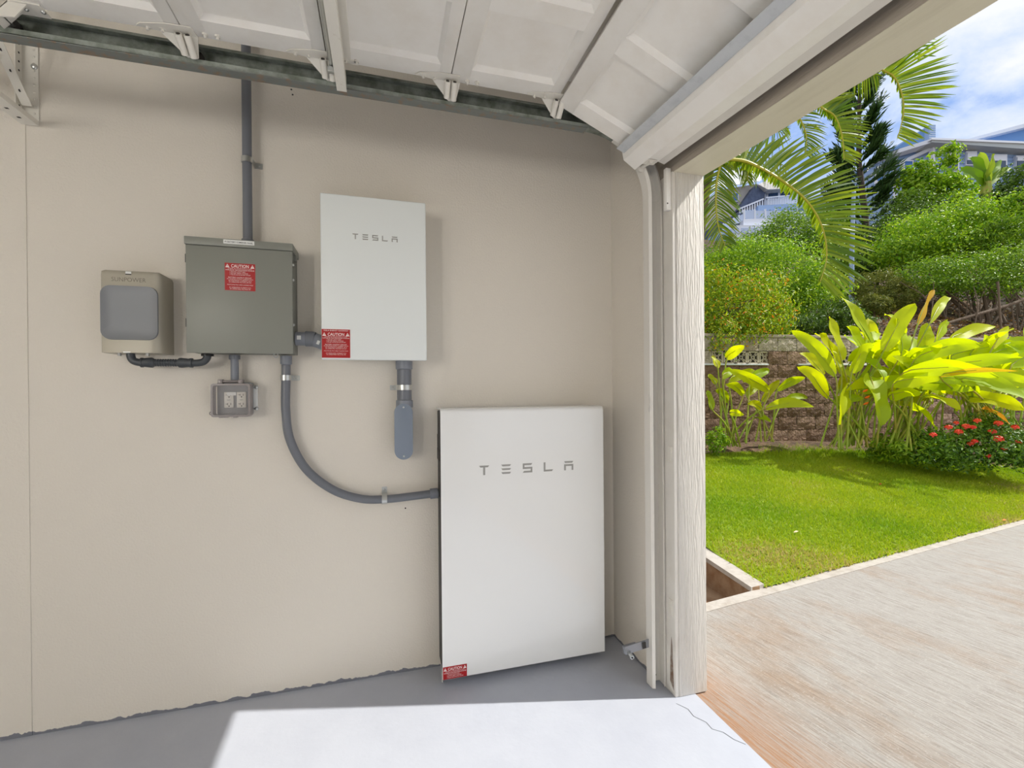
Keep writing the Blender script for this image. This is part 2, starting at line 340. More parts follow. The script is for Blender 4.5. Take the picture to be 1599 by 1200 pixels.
for (xa, ya), (xb, yb) in zip(ck[:-1], ck[1:]): mb.add([(xa-.0008, ya, .0006), (xa+.0012, ya, .0006), (xb+.0012, yb, .0006), (xb-.0008, yb, .0006)], [(0, 3, 2, 1)])
mb.build('floor_crack', M['dark'], bpy.data.objects['floor'])
# header beam over the opening, sagging towards mid-span
def hz(y): return 2.09 + .047*min(1.6, abs(y+2.4))*1.0 if y > -2.4 else 2.09 + .03*min(1.0, abs(y+2.4))
HY = [-.36, -.5, -.9, -1.4, -1.9, -2.4, -3.2, -4.2, -5.4]
def hz(y): return float(np.interp(y, HY[::-1], [2.14, 2.137, 2.115, 2.09, 2.073, 2.066, 2.08, 2.11, 2.14][::-1]))
hb = MB(); rows = []
hb.grid([[(1.349, y, 2.5), (1.349, y, hz(y)), (1.206, y, hz(y)), (1.206, y, 2.5)] for y in HY]); struct(hb, 'trim_1', M['header'], smooth=False)
hb = MB(); hb.grid([[(1.2055, y, hz(y)+.001), (1.2055, y, 2.5)] for y in HY]); hb.grid([[(1.2045, y, 2.5), (1.2045, y, hz(y)+.001)] for y in HY]); struct(hb, 'trim_2', M['headerface'], smooth=False)
# post at the side of the opening, rough-sawn facing board and smooth jamb board
post = struct(MB().box(1.216, 1.349, -.492, -.36, 0, 2.14), 'trim_3', M['rough'], bevel=.004)
jb = struct(MB().box(1.2, 1.216, -.489, -.30, 0, 2.14), 'trim_4', M['jamb'], bevel=.003)
rt = MB(); pts = [(1.1995, -.478, .02), (1.1995, -.452, .05), (1.1995, -.456, .16), (1.1995, -.463, .235), (1.1995, -.470, .20), (1.1995, -.474, .10)]
rt.prism(pts, (.001, 0, 0)); rt.build('rot_patch', M['rot'], jb, label='rotten brown wood at the foot of the jamb')
struct(MB().box(1.216, 1.349, -5.4, -5.25, 0, 2.14), 'trim_5', M['rough'], bevel=.004)
# added fill lights, shaped as battens on the unseen rear wall, brightening the interior
M['diffuser'] = mat('lit_diffuser', (1, 1, 1, 1), .5); M['diffuser'].node_tree.nodes['Principled BSDF'].inputs['Emission Color'].default_value = (1, .98, .94, 1); M['diffuser'].node_tree.nodes['Principled BSDF'].inputs['Emission Strength'].default_value = FILL_LIGHT
for i, lx in enumerate((-2.9, -4.3)):
    zl = 1.6; lt_ = thing('wall_light', (lx, YF, zl), ['fluorescent batten on the rear wall, nearer the door opening', 'fluorescent batten on the rear wall, deeper in the garage'][i], 'light', 'garage wall lights')
    MB().box(lx-.09, lx+.09, YF+.001, YF+.03, zl-.62, zl+.62).build('housing', M['whitemetal'], lt_, bevel=.004)
    MB().prism([(lx-.075, YF+.031, zl-.6), (lx-.06, YF+.075, zl-.6), (lx+.06, YF+.075, zl-.6), (lx+.075, YF+.031, zl-.6)], (0, 0, 1.2)).build('diffuser', M['diffuser'], lt_, bevel=.008)
    for sx_ in (-1, 1): MB().box(lx-.085, lx+.085, YF+.03, YF+.08, zl+sx_*.61-.012, zl+sx_*.61+.012).build('end_cap', M['whitemetal'], lt_, bevel=.003)
# ------------------------------------------------------------------ lettering and labels
def text_mb(s, x0, z, h, y, w=None, cx=None, bold=False, mb=None, off=0.):
    c = bpy.data.curves.new('tmp', 'FONT'); c.body = s; c.size = 1; c.resolution_u = 3; c.offset = .012 if bold else off
    o = bpy.data.objects.new('tmp', c); COL.objects.link(o)
    dg = bpy.context.evaluated_depsgraph_get(); me = bpy.data.meshes.new_from_object(o.evaluated_get(dg))
    V = np.array([v.co[:] for v in me.vertices]); F = [list(p.vertices) for p in me.polygons]
    bpy.data.objects.remove(o); bpy.data.curves.remove(c); bpy.data.meshes.remove(me)
    a, b = V.min(0), V.max(0); k = h/.73; kx = k if w is None else w/(b[0]-a[0])
    if w is not None and cx is None: cx = x0 + w/2
    X = (V[:, 0]-a[0])*kx + (x0 if cx is None else cx-(b[0]-a[0])*kx/2)
    mb = mb or MB(); mb.add([(X[i], y, z+V[i, 1]*k) for i in range(len(V))], F); return mb
CAUTION = ['POWER TO THIS BUILDING IS ALSO', 'SUPPLIED BY THE FOLLOWING SOURCES', '1. ELECTRIC UTILITY GRID', '2. BATTERY ENERGY STORAGE', '3. SOLAR PHOTOVOLTAIC SYSTEM', '',
           'BATTERY OUTPUT CIRCUIT', 'AC MAXIMUM OUTPUT CURRENT 24.0 A', 'AC MAXIMUM CURRENT 30 A', 'AC OPERATING VOLTAGE 240 VAC', '', 'PHOTOVOLTAIC GRID CONNECTION', '', 'AC OPERATING CURRENT 24 A', 'AC OPERATING VOLTAGE 240']
WID = [.78, .94, .52, .6, .68, 0, .76, .86, .76, .74, 0, .84, 0, .72, .68]
def caution(parent, x0, x1, z0, z1, y, nlines=15, head=None, lh=None):
    st = MB().box(x0, x1, y-.0008, y, z0, z1).build('caution_sticker', M['red'], parent, label='red caution sticker with white lettering')
    yy = y-.0011; w = x1-x0; cx = (x0+x1)/2; z = z1; mb = MB(); lh = lh or w*.058
    if head: text_mb(head, 0, z-lh*1.35, lh*.8, yy, w*.88, cx, True, mb); z -= lh*1.7
    ch = w*.115; z -= ch*1.35; text_mb('CAUTION', 0, z, ch, yy, w*.58, cx, True, mb)
    for s in (-1, 1):
        tx = cx + s*w*.41; r = w*.068; mb.add([(tx-r, yy, z-.1*ch), (tx+r, yy, z-.1*ch), (tx, yy, z+ch*1.05)], [(0, 1, 2)])
    for i in range(nlines):
        z -= lh
        if not CAUTION[i]: z += lh*.35; continue
        ww = w*WID[i]; c2 = cx
        if i in (2, 3, 4): c2 = x0 + w*.16 + ww/2
        text_mb(CAUTION[i], 0, z, lh*.66, yy, ww, c2, i in (6, 1), mb)
    mb.build('lettering', M['whiteink'], st, smooth=False)
    for s in (-1, 1):
        mb = MB(); tx = cx + s*w*.41; zz = z1-(lh*1.7 if head else 0)-ch*1.35; mb.box(tx-w*.007, tx+w*.007, yy-.0006, yy-.0003, zz+ch*.25, zz+ch*.68); mb.build('warning_mark', M['red'], st, smooth=False)
def logo(parent, x0, x1, zt, zb, y, name='logo_letter'):
    h = zt-zb; lw = h*1.08; gap = ((x1-x0)-5*lw)/4; t = h*.19
    def poly(mb, pts): mb.prism([(a, y, b) for a, b in pts], (0, -.0008, 0))
    for i, ch in enumerate('TESLA'):
        X = x0 + i*(lw+gap); mb = MB(); R_ = X+lw; c = t*.7
        bar = lambda z: poly(mb, [(X, z), (X+c, z-t), (R_-c, z-t), (R_, z)])
        if ch == 'T': bar(zt); poly(mb, [(X+lw/2-t*.55, zt-t), (X+lw/2-t*.55, zb), (X+lw/2+t*.55, zb), (X+lw/2+t*.55, zt-t)])
        if ch == 'E':
            for k in range(3): bar(zt-k*(h-t)/2)
        if ch == 'S':
            poly(mb, [(X, zt), (X, zt-t), (R_-c, zt-t), (R_, zt)]); zm = (zt+zb)/2
            poly(mb, [(X, zt-t), (X, zm-t/2), (X+t, zm-t/2), (X+t, zt-t)]); poly(mb, [(X+t, zm+t/2), (X+t, zm-t/2), (R_, zm-t/2), (R_, zm+t/2)])
            poly(mb, [(R_-t, zm-t/2), (R_-t, zb+t), (R_, zb+t), (R_, zm-t/2)]); poly(mb, [(X+c, zb+t), (X, zb), (R_, zb), (R_, zb+t)])
        if ch == 'L': poly(mb, [(X, zt), (X, zb), (X+t, zb), (X+t, zt)]); poly(mb, [(X+t, zb+t), (X+t, zb), (R_-c, zb), (R_, zb+t)])
        if ch == 'A':
            bar(zt); z2 = zt-.34*h; poly(mb, [(X, z2), (X, z2-t), (R_, z2-t), (R_, z2)])
            for a in (X, R_-t): poly(mb, [(a, z2-t), (a, zb), (a+t, zb), (a+t, z2-t)])
        mb.build(name, M['logo'], parent, smooth=False)
def screw(parent, c, r=.006, n=(0, -1, 0), h=.004, name='screw', m='zinc'):
    MB().dome(c, n, r, h).build(name, M[m], parent)
def strap(parent, p, axis, r, flange=(1, 0, 0), both=False):
    """two-hole or one-hole pipe strap around a pipe of radius r at p (pipe centre at y = p[1])"""
    p = np.array(p, float); ax = np.array(axis, float); fl = np.array(flange, float); w = .011; mb = MB(); out = []
    for k in range(13):
        a = math.radians(-10 + 200*k/12); d = fl*math.cos(a) + np.array([0, -1, 0])*math.sin(a)
        out.append([p + d*(r+.0015) - ax*w, p + d*(r+.0015) + ax*w])
    out2 = [[q + (q-p-ax*((q-p)@ax))/r*.0018 for q in row] for row in out]
    mb.grid(out2); mb.grid([r_[::-1] for r_ in out]); 
    e0 = p + fl*(r+.014); e0[1] = -.0025; mb.obox(e0, fl, ax, np.cross(fl, ax), (.015, w, .0015))
    b = p + fl*r; mb.obox((b[0]+fl[0]*.002, (p[1]-.003)/2, b[2]+fl[2]*.002), fl, ax, (0, 1, 0), (.0012, w, abs(p[1])/2))
    s = mb.build('pipe_strap', M['zinc'], parent)
    MB().dome(e0+fl*.003+np.array([0, -.002, 0]), (0, -1, 0), .005, .004).build('screw', M['zinc'], s)

# ------------------------------------------------------------------ grey combiner box
bx = thing('electrical_enclosure', (-.457, 0, 1.406), 'grey-green steel electrical enclosure with red caution sticker, between the two smaller wall boxes', 'electrical box')
X0, X1, Z0, Z1, YD = -.639, -.275, 1.406, 1.84, -.13
MB().box(X0+.004, X1-.004, YD+.012, 0, Z0+.004, Z1-.008).build('body', M['encedge'], bx, bevel=.002)
cv = MB().box(X0, X1, YD, YD+.011, Z0, Z1-.03).build('front_cover', M['encgreen'], bx, bevel=.0025)
MB().box(X0-.003, X1+.003, YD-.005, -.002, Z1-.029, Z1).build('rain_hood', M['encgreen'], bx, bevel=.002)
for z in (1.762, 1.52): MB().box(X0-.006, X0+.001, YD+.012, YD+.03, z-.016, z+.016).build('hinge', M['dark'], bx, bevel=.001)
for z in (1.765, 1.705, 1.525): screw(bx, (X1-.004, YD+.035, z), .007, (1, 0, 0), .006)
MB().tube([(-.338+.008*math.cos(a), YD+.006, Z0-.006+.008*math.sin(a)) for a in np.linspace(0, 6.28, 14)], .0016, 6).build('latch_ring', M['zinc'], bx)
MB().box(X1-.004, X1+.006, YD+.05, YD+.075, 1.785, 1.81).build('hasp', M['encedge'], bx, bevel=.002)
caution(cv, -.510, -.406, 1.646, 1.750, YD)
hd = [o for o in bx.children if o.name.startswith('rain_hood')][0]
lb = MB().box(-.512, -.407, YD-.0062, YD-.005, 1.8215, 1.8365).build('white_label', M['label'], bx)
text_mb('PV BATTERY COMBINER PANEL', 0, 1.8255, .006, YD-.0065, .096, -.4595, True).build('lettering', M['ink'], lb, smooth=False)

# ------------------------------------------------------------------ champagne monitor with dished panel
mo = thing('solar_monitor', (-.815, 0, 1.405), 'champagne plastic monitor housing with a dished grey panel, leftmost of the wall boxes', 'monitor box')
def prof(z):           # plan profile of the housing: square left edge, softly rounded right edge
    pts = [(-.917, 0), (-.917, -.095), (-.914, -.102), (-.907, -.105)]
    R_ = .036; cx, cy = -.727-R_, -.105+R_
    for k in range(9):
        a = math.radians(-90+90*k/8); pts.append((cx+R_*math.cos(a), cy+R_*math.sin(a)))
    pts += [(-.727, -.03), (-.727, 0)]
    return [(a, b, z) for a, b in pts]
mb = MB(); zs = [(1.405, 0), (1.408, .0), (1.69, 0), (1.701, .004), (1.707, .012)]
rows = []
for z, ins in zs: rows.append([(min(max(a, -.917+ins), -.727-ins), max(b, -.105+ins) if b < 0 else b, c) for a, b, c in prof(z)])
n = len(rows[0]); mb.grid([r_[::-1] for r_ in rows]); b0 = len(mb.v)
mb.add(rows[0], [tuple(range(n))[::-1]]); mb.add(rows[-1], [tuple(range(n))])
mb.build('housing', M['champ'], mo)
mb = MB(); out = rrect(-.9145, -.7365, 1.452, 1.650, .032, 0, 6, (1, 1, 1, 1)); cz, cxx = 1.551, -.8255
rings = []
for s, d in ((1.0, -.1045), (.99, -.110), (.965, -.1095), (.88, -.1065), (.6, -.1055), (.0005, -.1052)):
    rings.append([(cxx+(x-cxx)*s, d, cz+(z-cz)*s) for x, y, z in out])
mb.grid([r_+[r_[0]] for r_ in rings]); 
mb.build('dished_panel', M['dishgrey'], mo)
text_mb('SUNPOWER', -.881, 1.665, .016, -.1056, .106, off=-.011).build('lettering', M['letter'], mo, smooth=False)
lb = MB().box(-.838, -.82, -.1058, -.105, 1.6925, 1.7025).build('small_label', M['label'], mo); MB().box(-.838, -.82, -.1062, -.1054, 1.6905, 1.694).build('slot', M['black'], mo)
for x in (-.866, -.778): MB().cyl((x, -.09, 1.4055), (x, -.09, 1.394), .006, 8).build('foot_screw', M['zinc'], mo)
MB().box(-.848, -.825, -.1056, -.099, 1.4045, 1.4095).build('release_tab', M['label'], mo, bevel=.001)
# dark flexible link from monitor to enclosure
fc = thing('flexible_conduit', (-.72, -.07, 1.39), 'short dark ribbed conduit linking the monitor to the grey enclosure', 'conduit')
y_ = -.075
MB().tube(spline([(-.838, y_, 1.404), (-.837, y_, 1.392), (-.83, y_, 1.378), (-.815, y_, 1.372), (-.803, y_, 1.371)], 4), .0135).build('elbow', M['flex'], fc)
MB().tube([(-.806, y_, 1.371), (-.805, y_, 1.371), (-.799, y_, 1.371), (-.799, y_, 1.371), (-.77, y_, 1.371), (-.762, y_, 1.371)], [.014, .0185, .0185, .0165, .0195, .014], 14).build('connector', M['flex'], fc)
P_ = []; R_ = []
for k in range(41): P_.append((-.764+.082*k/40, y_, 1.371)); R_.append(.0125 if k % 4 < 2 else .0145)
MB().tube(P_, R_, 14).build('ribbed_hose', M['flex'], fc)
MB().tube([(-.683, y_, 1.371), (-.682, y_, 1.371), (-.675, y_, 1.371), (-.65, y_, 1.371), (-.645, y_, 1.371), (-.638, y_, 1.371), (-.637, y_, 1.371)], [.014, .0185, .0195, .0165, .0185, .0185, .0135], 14).build('connector', M['flex'], fc)
MB().tube(spline([(-.64, y_, 1.371), (-.622, y_, 1.371), (-.602, y_, 1.376), (-.59, y_, 1.39), (-.588, y_, 1.406)], 4), .0135).build('elbow', M['flex'], fc)
MB().cyl((-.588, y_, 1.398), (-.588, y_, 1.4065), .021, 14).build('lock_nut', M['black'], fc)

# ------------------------------------------------------------------ conduits
c1_ = thing('riser_conduit', (-.452, -.045, 1.84), 'grey plastic conduit rising from the grey enclosure past the door track', 'conduit')
MB().cyl((-.452, -.045, 1.845), (-.452, -.045, ZC), .0175, 16).build('pipe', M['pvc'], c1_)
MB().tube([(-.452, -.045, 1.84), (-.452, -.045, 1.868), (-.452, -.045, 1.87)], [.0225, .0225, .019], 16).build('coupling', M['pvc'], c1_)
strap(c1_, (-.452, -.045, 2.187), (0, 0, 1), .0175, (1, 0, 0))
c2_ = thing('outlet_conduit', (-.503, -.045, 1.30), 'short grey conduit from the enclosure down to the outlet box', 'conduit')
MB().cyl((-.503, -.045, 1.302), (-.503, -.045, 1.405), .0145, 16).build('pipe', M['pvcl'], c2_)
MB().cyl((-.503, -.045, 1.388), (-.503, -.045, 1.4055), .02, 16).build('coupling', M['pvc'], c2_)
c3_ = thing('curved_conduit', (-.318, -.04, .8), 'grey conduit sweeping in a curve from the enclosure to the floor-standing battery', 'conduit')
Yc = -.04
path = spline([(-.317, Yc, 1.404), (-.318, Yc, 1.316), (-.32, Yc, 1.184), (-.305, Yc, 1.06), (-.244, Yc, .935), (-.142, Yc, .843), (-.03, Yc, .797), (.07, Yc, .788), (.174, Yc, .792), (.30, Yc, .80)], 8)
MB().tube(path, .0175, 16).build('pipe', M['pvc'], c3_)
MB().tube([(-.317, Yc, 1.368), (-.317, Yc, 1.372), (-.317, Yc, 1.405)], [.018, .0225, .0225], 16).build('coupling', M['pvcl'], c3_)
MB().tube([(.262, Yc, .7978), (.263, Yc, .7978), (.2955, Yc, .7995)], [.018, .023, .023], 16).build('coupling', M['pvcl'], c3_)
strap(c3_, (-.3185, Yc, 1.315), (0, 0, 1), .0175, (1, 0, 0))
strap(c3_, (.067, Yc, .788), (1, 0, 0), .0175, (0, 0, 1))
c4_ = thing('gateway_conduit', (.154, -.055, .96), 'wide grey conduit with oval access cover hanging below the wall-mounted white cabinet', 'conduit')
MB().cyl((.154, -.055, 1.19), (.154, -.055, 1.386), .031, 20).build('pipe', M['pvc'], c4_)
MB().tube([(.154, -.055, 1.35), (.154, -.055, 1.353), (.154, -.055, 1.387)], [.032, .036, .036], 20).build('coupling', M['pvcl'], c4_)
MB().tube([(.154, -.055, 1.185), (.154, -.055, 1.215), (.154, -.055, 1.218)], [.036, .036, .032], 20).build('coupling', M['pvcl'], c4_)
strap(c4_, (.154, -.055, 1.272), (0, 0, 1), .031, (-1, 0, 0))
st = lambda k, y: [(.1485+(x-.1485)*k, y, 1.083+(z-1.083)*k) for x, _, z in rrect(.110, .187, .963, 1.203, .0384, 0, 8)]
MB().prism(st(.96, -.084), (0, .08, 0)).build('conduit_body', M['pvc'], c4_, bevel=.003)
cvr = MB().prism(st(1.0, -.092), (0, .009, 0)).build('access_cover', M['pvcc'], c4_, bevel=.0015)
for z in (1.187, .978): MB().dome((.1485, -.0918, z), (0, -1, 0), .0045, .003).build('screw', M['zinc'], cvr)
c5_ = thing('offset_connector', (-.22, -.06, 1.47), 'pair of grey conduit fittings joining the enclosure to the wall-mounted white cabinet', 'conduit')
yq = -.06
MB().cyl((-.276, yq, 1.474), (-.238, yq, 1.474), .028, 18).build('fitting', M['pvcl'], c5_)
MB().tube([(-.239, yq, 1.474), (-.215, yq, 1.474), (-.205, yq, 1.472)], [.0315, .0315, .031], 18).build('collar', M['pvc'], c5_)
MB().tube([(-.207, yq, 1.472), (-.185, yq, 1.463), (-.16, yq, 1.452)], [.0295, .0285, .0285], 18).build('fitting', M['pvcl'], c5_)
MB().prism([(-.268, yq-.0284, 1.468), (-.253, yq-.0284, 1.468), (-.253, yq-.0284, 1.484), (-.268, yq-.0284, 1.484)], (0, .002, 0)).build('paper_tag', M['label'], c5_)
MB().prism([(-.196, yq-.029, 1.452), (-.186, yq-.029, 1.448), (-.18, yq-.029, 1.463), (-.19, yq-.029, 1.467)], (0, .002, 0)).build('paper_tag', M['label'], c5_)

# ------------------------------------------------------------------ outlet box with clear cover
ob = thing('outlet_box', (-.507, 0, 1.16), 'smoky clear-covered outlet box holding two cream receptacles below the enclosure', 'outlet box')
MB().box(-.567, -.447, -.045, 0, 1.168, 1.296).build('back_box', M['boxgrey'], ob, bevel=.004)
MB().box(-.562, -.452, -.0465, -.045, 1.172, 1.292).build('face_plate', M['boxgrey'], ob)
for x, lab in ((-.5225, True), (-.4785, False)):
    rc = MB().box(x-.0165, x+.0165, -.054, -.0465, 1.196, 1.258).build('receptacle', M['cream'], ob, bevel=.0015)
    for z in (1.243, 1.207):
        MB().box(x-.0105, x-.0035, -.0546, -.0535, z+.003, z+.0048).build('slot', M['dark'], rc); MB().box(x-.0045, x-.003, -.0546, -.0535, z, z+.0075).build('slot', M['dark'], rc)
        MB().box(x+.006, x+.008, -.0546, -.0535, z, z+.0075).build('slot', M['dark'], rc); MB().cyl((x+.001, -.0535, z-.0045), (x+.001, -.0546, z-.0045), .0026, 10).build('earth_hole', M['dark'], rc)
    MB().box(x-.006, x+.006, -.0546, -.0535, 1.2255, 1.2275).build('test_button', M['boxgrey'], rc)
    if lab:
        t = MB().box(x-.006, x+.026, -.0555, -.0545, 1.2445, 1.2575).build('white_label', M['label'], rc)
fr = MB()
for a in (rrect(-.576, -.439, 1.161, 1.291, .01, -.085, 4),):
    inn = [(-.5075+(x+.5075)*.90, y, 1.226+(z-1.226)*.89) for x, y, z in a]
    fr.grid([a+[a[0]], inn+[inn[0]]]); a2 = [(x, -.046, z) for x, y, z in a]; fr.grid([a2+[a2[0]], a+[a[0]]])
    i2 = [(x, -.046, z) for x, y, z in inn]; fr.grid([inn+[inn[0]], i2+[i2[0]]])
fr.build('cover_rim', M['smokeedge'], ob)
MB().prism([(-.5075+(x+.5075)*.9, -.086, 1.226+(z-1.226)*.89) for x, y, z in rrect(-.576, -.439, 1.161, 1.291, .01, 0, 4)], (0, .0025, 0)).build('clear_cover', M['smoke'], ob)
MB().cyl((-.553, -.07, 1.30), (-.468, -.07, 1.30), .0055, 10).build('hinge_pin', M['smokeedge'], ob)
for x in (-.545, -.475): MB().box(x-.008, x+.008, -.08, -.056, 1.287, 1.308).build('hinge_lug', M['smokeedge'], ob, bevel=.002)
for z in (1.277, 1.190): MB().tube([(-.447, -.03, z), (-.434, -.03, z), (-.433, -.03, z)], [.004, .004, .002], 8).build('bolt_shank', M['zinc'], ob); screw(ob, (-.4295, -.03, z), .0085, (0, -1, 0), .008, 'bolt')
MB().box(-.447, -.430, -.012, -.002, 1.185, 1.283).build('mounting_ear', M['label'], ob, bevel=.002)
MB().tube([(-.581+.0065*math.cos(a), -.06, 1.175+.0065*math.sin(a)) for a in np.linspace(0, 6.28, 12)], .0018, 6).build('padlock_ring', M['smokeedge'], ob)
for x in (-.545, -.527, -.495): MB().box(x-.005, x+.005, -.08, -.05, 1.158, 1.163).build('cable_slot', M['smokeedge'], ob)

# ------------------------------------------------------------------ wall-mounted white cabinet
gw = thing('energy_gateway', (.037, 0, 1.384), 'upright white glass-fronted cabinet fixed on the wall above the floor-standing battery', 'battery gateway')
GX0, GX1, GZ0, GZ1 = -.168, .243, 1.384, 2.044
MB().box(GX0+.012, GX1-.012, -.13, 0, GZ0+.01, GZ1-.01).build('body', M['satinwhite'], gw, bevel=.004)
fp = MB().box(GX0, GX1, -.155, -.128, GZ0, GZ1).build('front_panel', M['satinwhite'], gw, bevel=.004, seg=3)
logo(fp, -.049, .128, 1.892, 1.870, -.1552)
caution(fp, -.1665, -.0605, 1.391, 1.5045, -.1552, 15, 'TESLA ENERGY GATEWAY', .0055)

# ------------------------------------------------------------------ floor-standing battery
pw = thing('home_battery', (.674, 0, 0), 'large white floor-standing battery with glossy front and black side gap', 'battery')
PX0, PX1, PZ0, PZ1, PY = .2964, 1.0514, .0301, 1.1801, -.16
MB().box(PX0+.004, PX1-.012, -.15, -.012, PZ0+.02, PZ1-.012).build('body', M['black'], pw, bevel=.004)
outp, innp = [(-.012, PZ1)], [(-.012, PZ1-.004)]
for k in range(7):
    a = math.radians(90*k/6); outp.append((PY+.02-.02*math.sin(a), PZ1-.02+.02*math.cos(a))); innp.append((PY+.02-.016*math.sin(a), PZ1-.02+.016*math.cos(a)))
outp += [(PY, PZ0+.004), (PY+.004, PZ0), (-.10, PZ0)]; innp += [(PY+.004, PZ0+.006), (PY+.006, PZ0+.004), (-.10, PZ0+.004)]
mb = MB(); R0, R1, I0, I1 = [[(x, a, b) for a, b in q] for q, x in ((outp, PX0), (outp, PX1), (innp, PX0), (innp, PX1))]
mb.grid([R0, R1]); mb.grid([I1, I0]); mb.grid([I0, R0]); mb.grid([R1, I1])
fs = mb.build('front_shell', M['glosswhite'], pw)
bm = bmesh.new(); bm.from_mesh(fs.data); bmesh.ops.remove_doubles(bm, verts=bm.verts, dist=1e-5); bmesh.ops.recalc_face_normals(bm, faces=bm.faces); bm.normal_update()
for e_ in bm.edges: e_.smooth = not (len(e_.link_faces) == 2 and e_.calc_face_angle(0) > .6)
bm.to_mesh(fs.data); bm.free()
logo(fs, .461, .899, .931, .890, PY-.0004)
caution(fs, .2985, .4005, .034, .0865, PY-.0004, 5, None, .0064)
MB().box(PX0+.002, PX0+.014, -.10, -.012, .95, 1.0).build('side_bracket', M['dark'], pw)
MB().box(PX0+.004, PX1-.004, -.03, 0, PZ1-.2, PZ1-.12).build('wall_bracket', M['black'], pw)
MB().box(PX0+.14, PX0+.22, -.10, -.02, 0, PZ0+.022).build('foot', M['dark'], pw, bevel=.003); MB().box(PX1-.22, PX1-.14, -.10, -.02, 0, PZ0+.022).build('foot', M['dark'], pw, bevel=.003)
MB().prism([(PX0+.001, -.13, .005), (PX0+.001, -.1, .06), (PX0+.001, -.085, .06), (PX0+.001, -.115, .0)], (.004, 0, 0)).build('corner_brace', M['zinc'], pw)

# ------------------------------------------------------------------ raised sectional door
DY0, DY1, SL, FZ = -.455, -5.15, .412, 2.37
gd = thing('garage_door', (0, -2.8, 2.3), 'white panelled sectional garage door raised overhead', 'garage door')
O_ = Vector(ORG[gd.name])
def local_mesh(mb, name, mt, bevel=0):
    o = mb.build(name, mt, None, bevel=bevel); me = o.data; bpy.data.objects.remove(o); return me
NP = 14; PW_, PT = .26, .33
def pan_y(k): return -.53-PT*k
me_panel = local_mesh(MB().box(.06, .376, -PW_/2-.006, PW_/2+.006, .015, .022), 'panel', M['white'])
mb = MB(); a0, a1, h2, w2 = .066, .37, PW_/2, .013
o4 = [(a0, -h2), (a1, -h2), (a1, h2), (a0, h2)]; i4 = [(a0+w2, -h2+w2), (a1-w2, -h2+w2), (a1-w2, h2-w2), (a0+w2, h2-w2)]; m4 = [(a0+.004, -h2+.004), (a1-.004, -h2+.004), (a1-.004, h2-.004), (a0+.004, h2-.004)]
for k in range(4):
    q = (k+1) % 4
    mb.add([(*o4[k], .001), (*o4[q], .001), (*m4[q], .005), (*m4[k], .005)], [(0, 3, 2, 1)]); mb.add([(*m4[q], .005), (*m4[k], .005), (*i4[q], .015), (*i4[k], .015)], [(1, 3, 2, 0)])
me_mold = local_mesh(mb, 'molding', M['white'])
me_rail0 = local_mesh(MB().box(.0015, .066, DY1, DY0, 0, .036), 'rail', M['white'], .0012)
me_rail1 = local_mesh(MB().box(.37, SL-.0015, DY1, DY0, 0, .036), 'rail', M['white'], .0012)
me_stile = local_mesh(MB().box(.066, .37, -.035, .035, 0, .036), 'stile', M['white'])
me_stile0 = local_mesh(MB().box(.066, .37, -.53, DY0, 0, .036), 'stile', M['white'])
def section(x, z, tilt, roll=0):
    s = MB().box(.002, SL-.002, DY1, DY0, .022, .04).build('door_section', M['white'], None)
    s.parent = gd; s.matrix_local = Matrix.Translation(Vector((x, 0, z))-O_) @ Matrix.Translation((0, DY0, 0)) @ Matrix.Rotation(roll, 4, 'X') @ Matrix.Translation((0, -DY0, 0)) @ Matrix.Rotation(tilt, 4, 'Y')
    def ch(n_, me, y=0):
        o = bpy.data.objects.new(n_, me); COL.objects.link(o); o.parent = s; o.location = (0, y, 0)
    ch('rail', me_rail0); ch('rail', me_rail1); ch('stile', me_stile0)
    for k in range(NP):
        yc = pan_y(k)-PW_/2; ch('panel', me_panel, yc); ch('molding', me_mold, yc)
        ch('stile', me_stile, pan_y(k+1)+.035)
    return s
J = [.718-SL*k for k in range(5)]
for k in range(4): section(J[k+1], FZ, 0)
TH = math.radians(23); section(.719, 2.351, TH, .012)
for k in range(1, 4): MB().box(J[k]-.0025, J[k]+.0025, DY1, DY0-.002, FZ+.01, FZ+.03).build('joint_shadow_gap', M['gap'], gd)
MB().prism([(J[0]-.002, DY0-.002, FZ+.012), (J[0]+.004, DY0-.002, FZ+.012), (J[0]+.004, DY0-.002, FZ+.03), (J[0]-.002, DY0-.002, FZ+.03)], (0, DY1-DY0, 0)).build('joint_shadow_gap', M['gap'], gd)
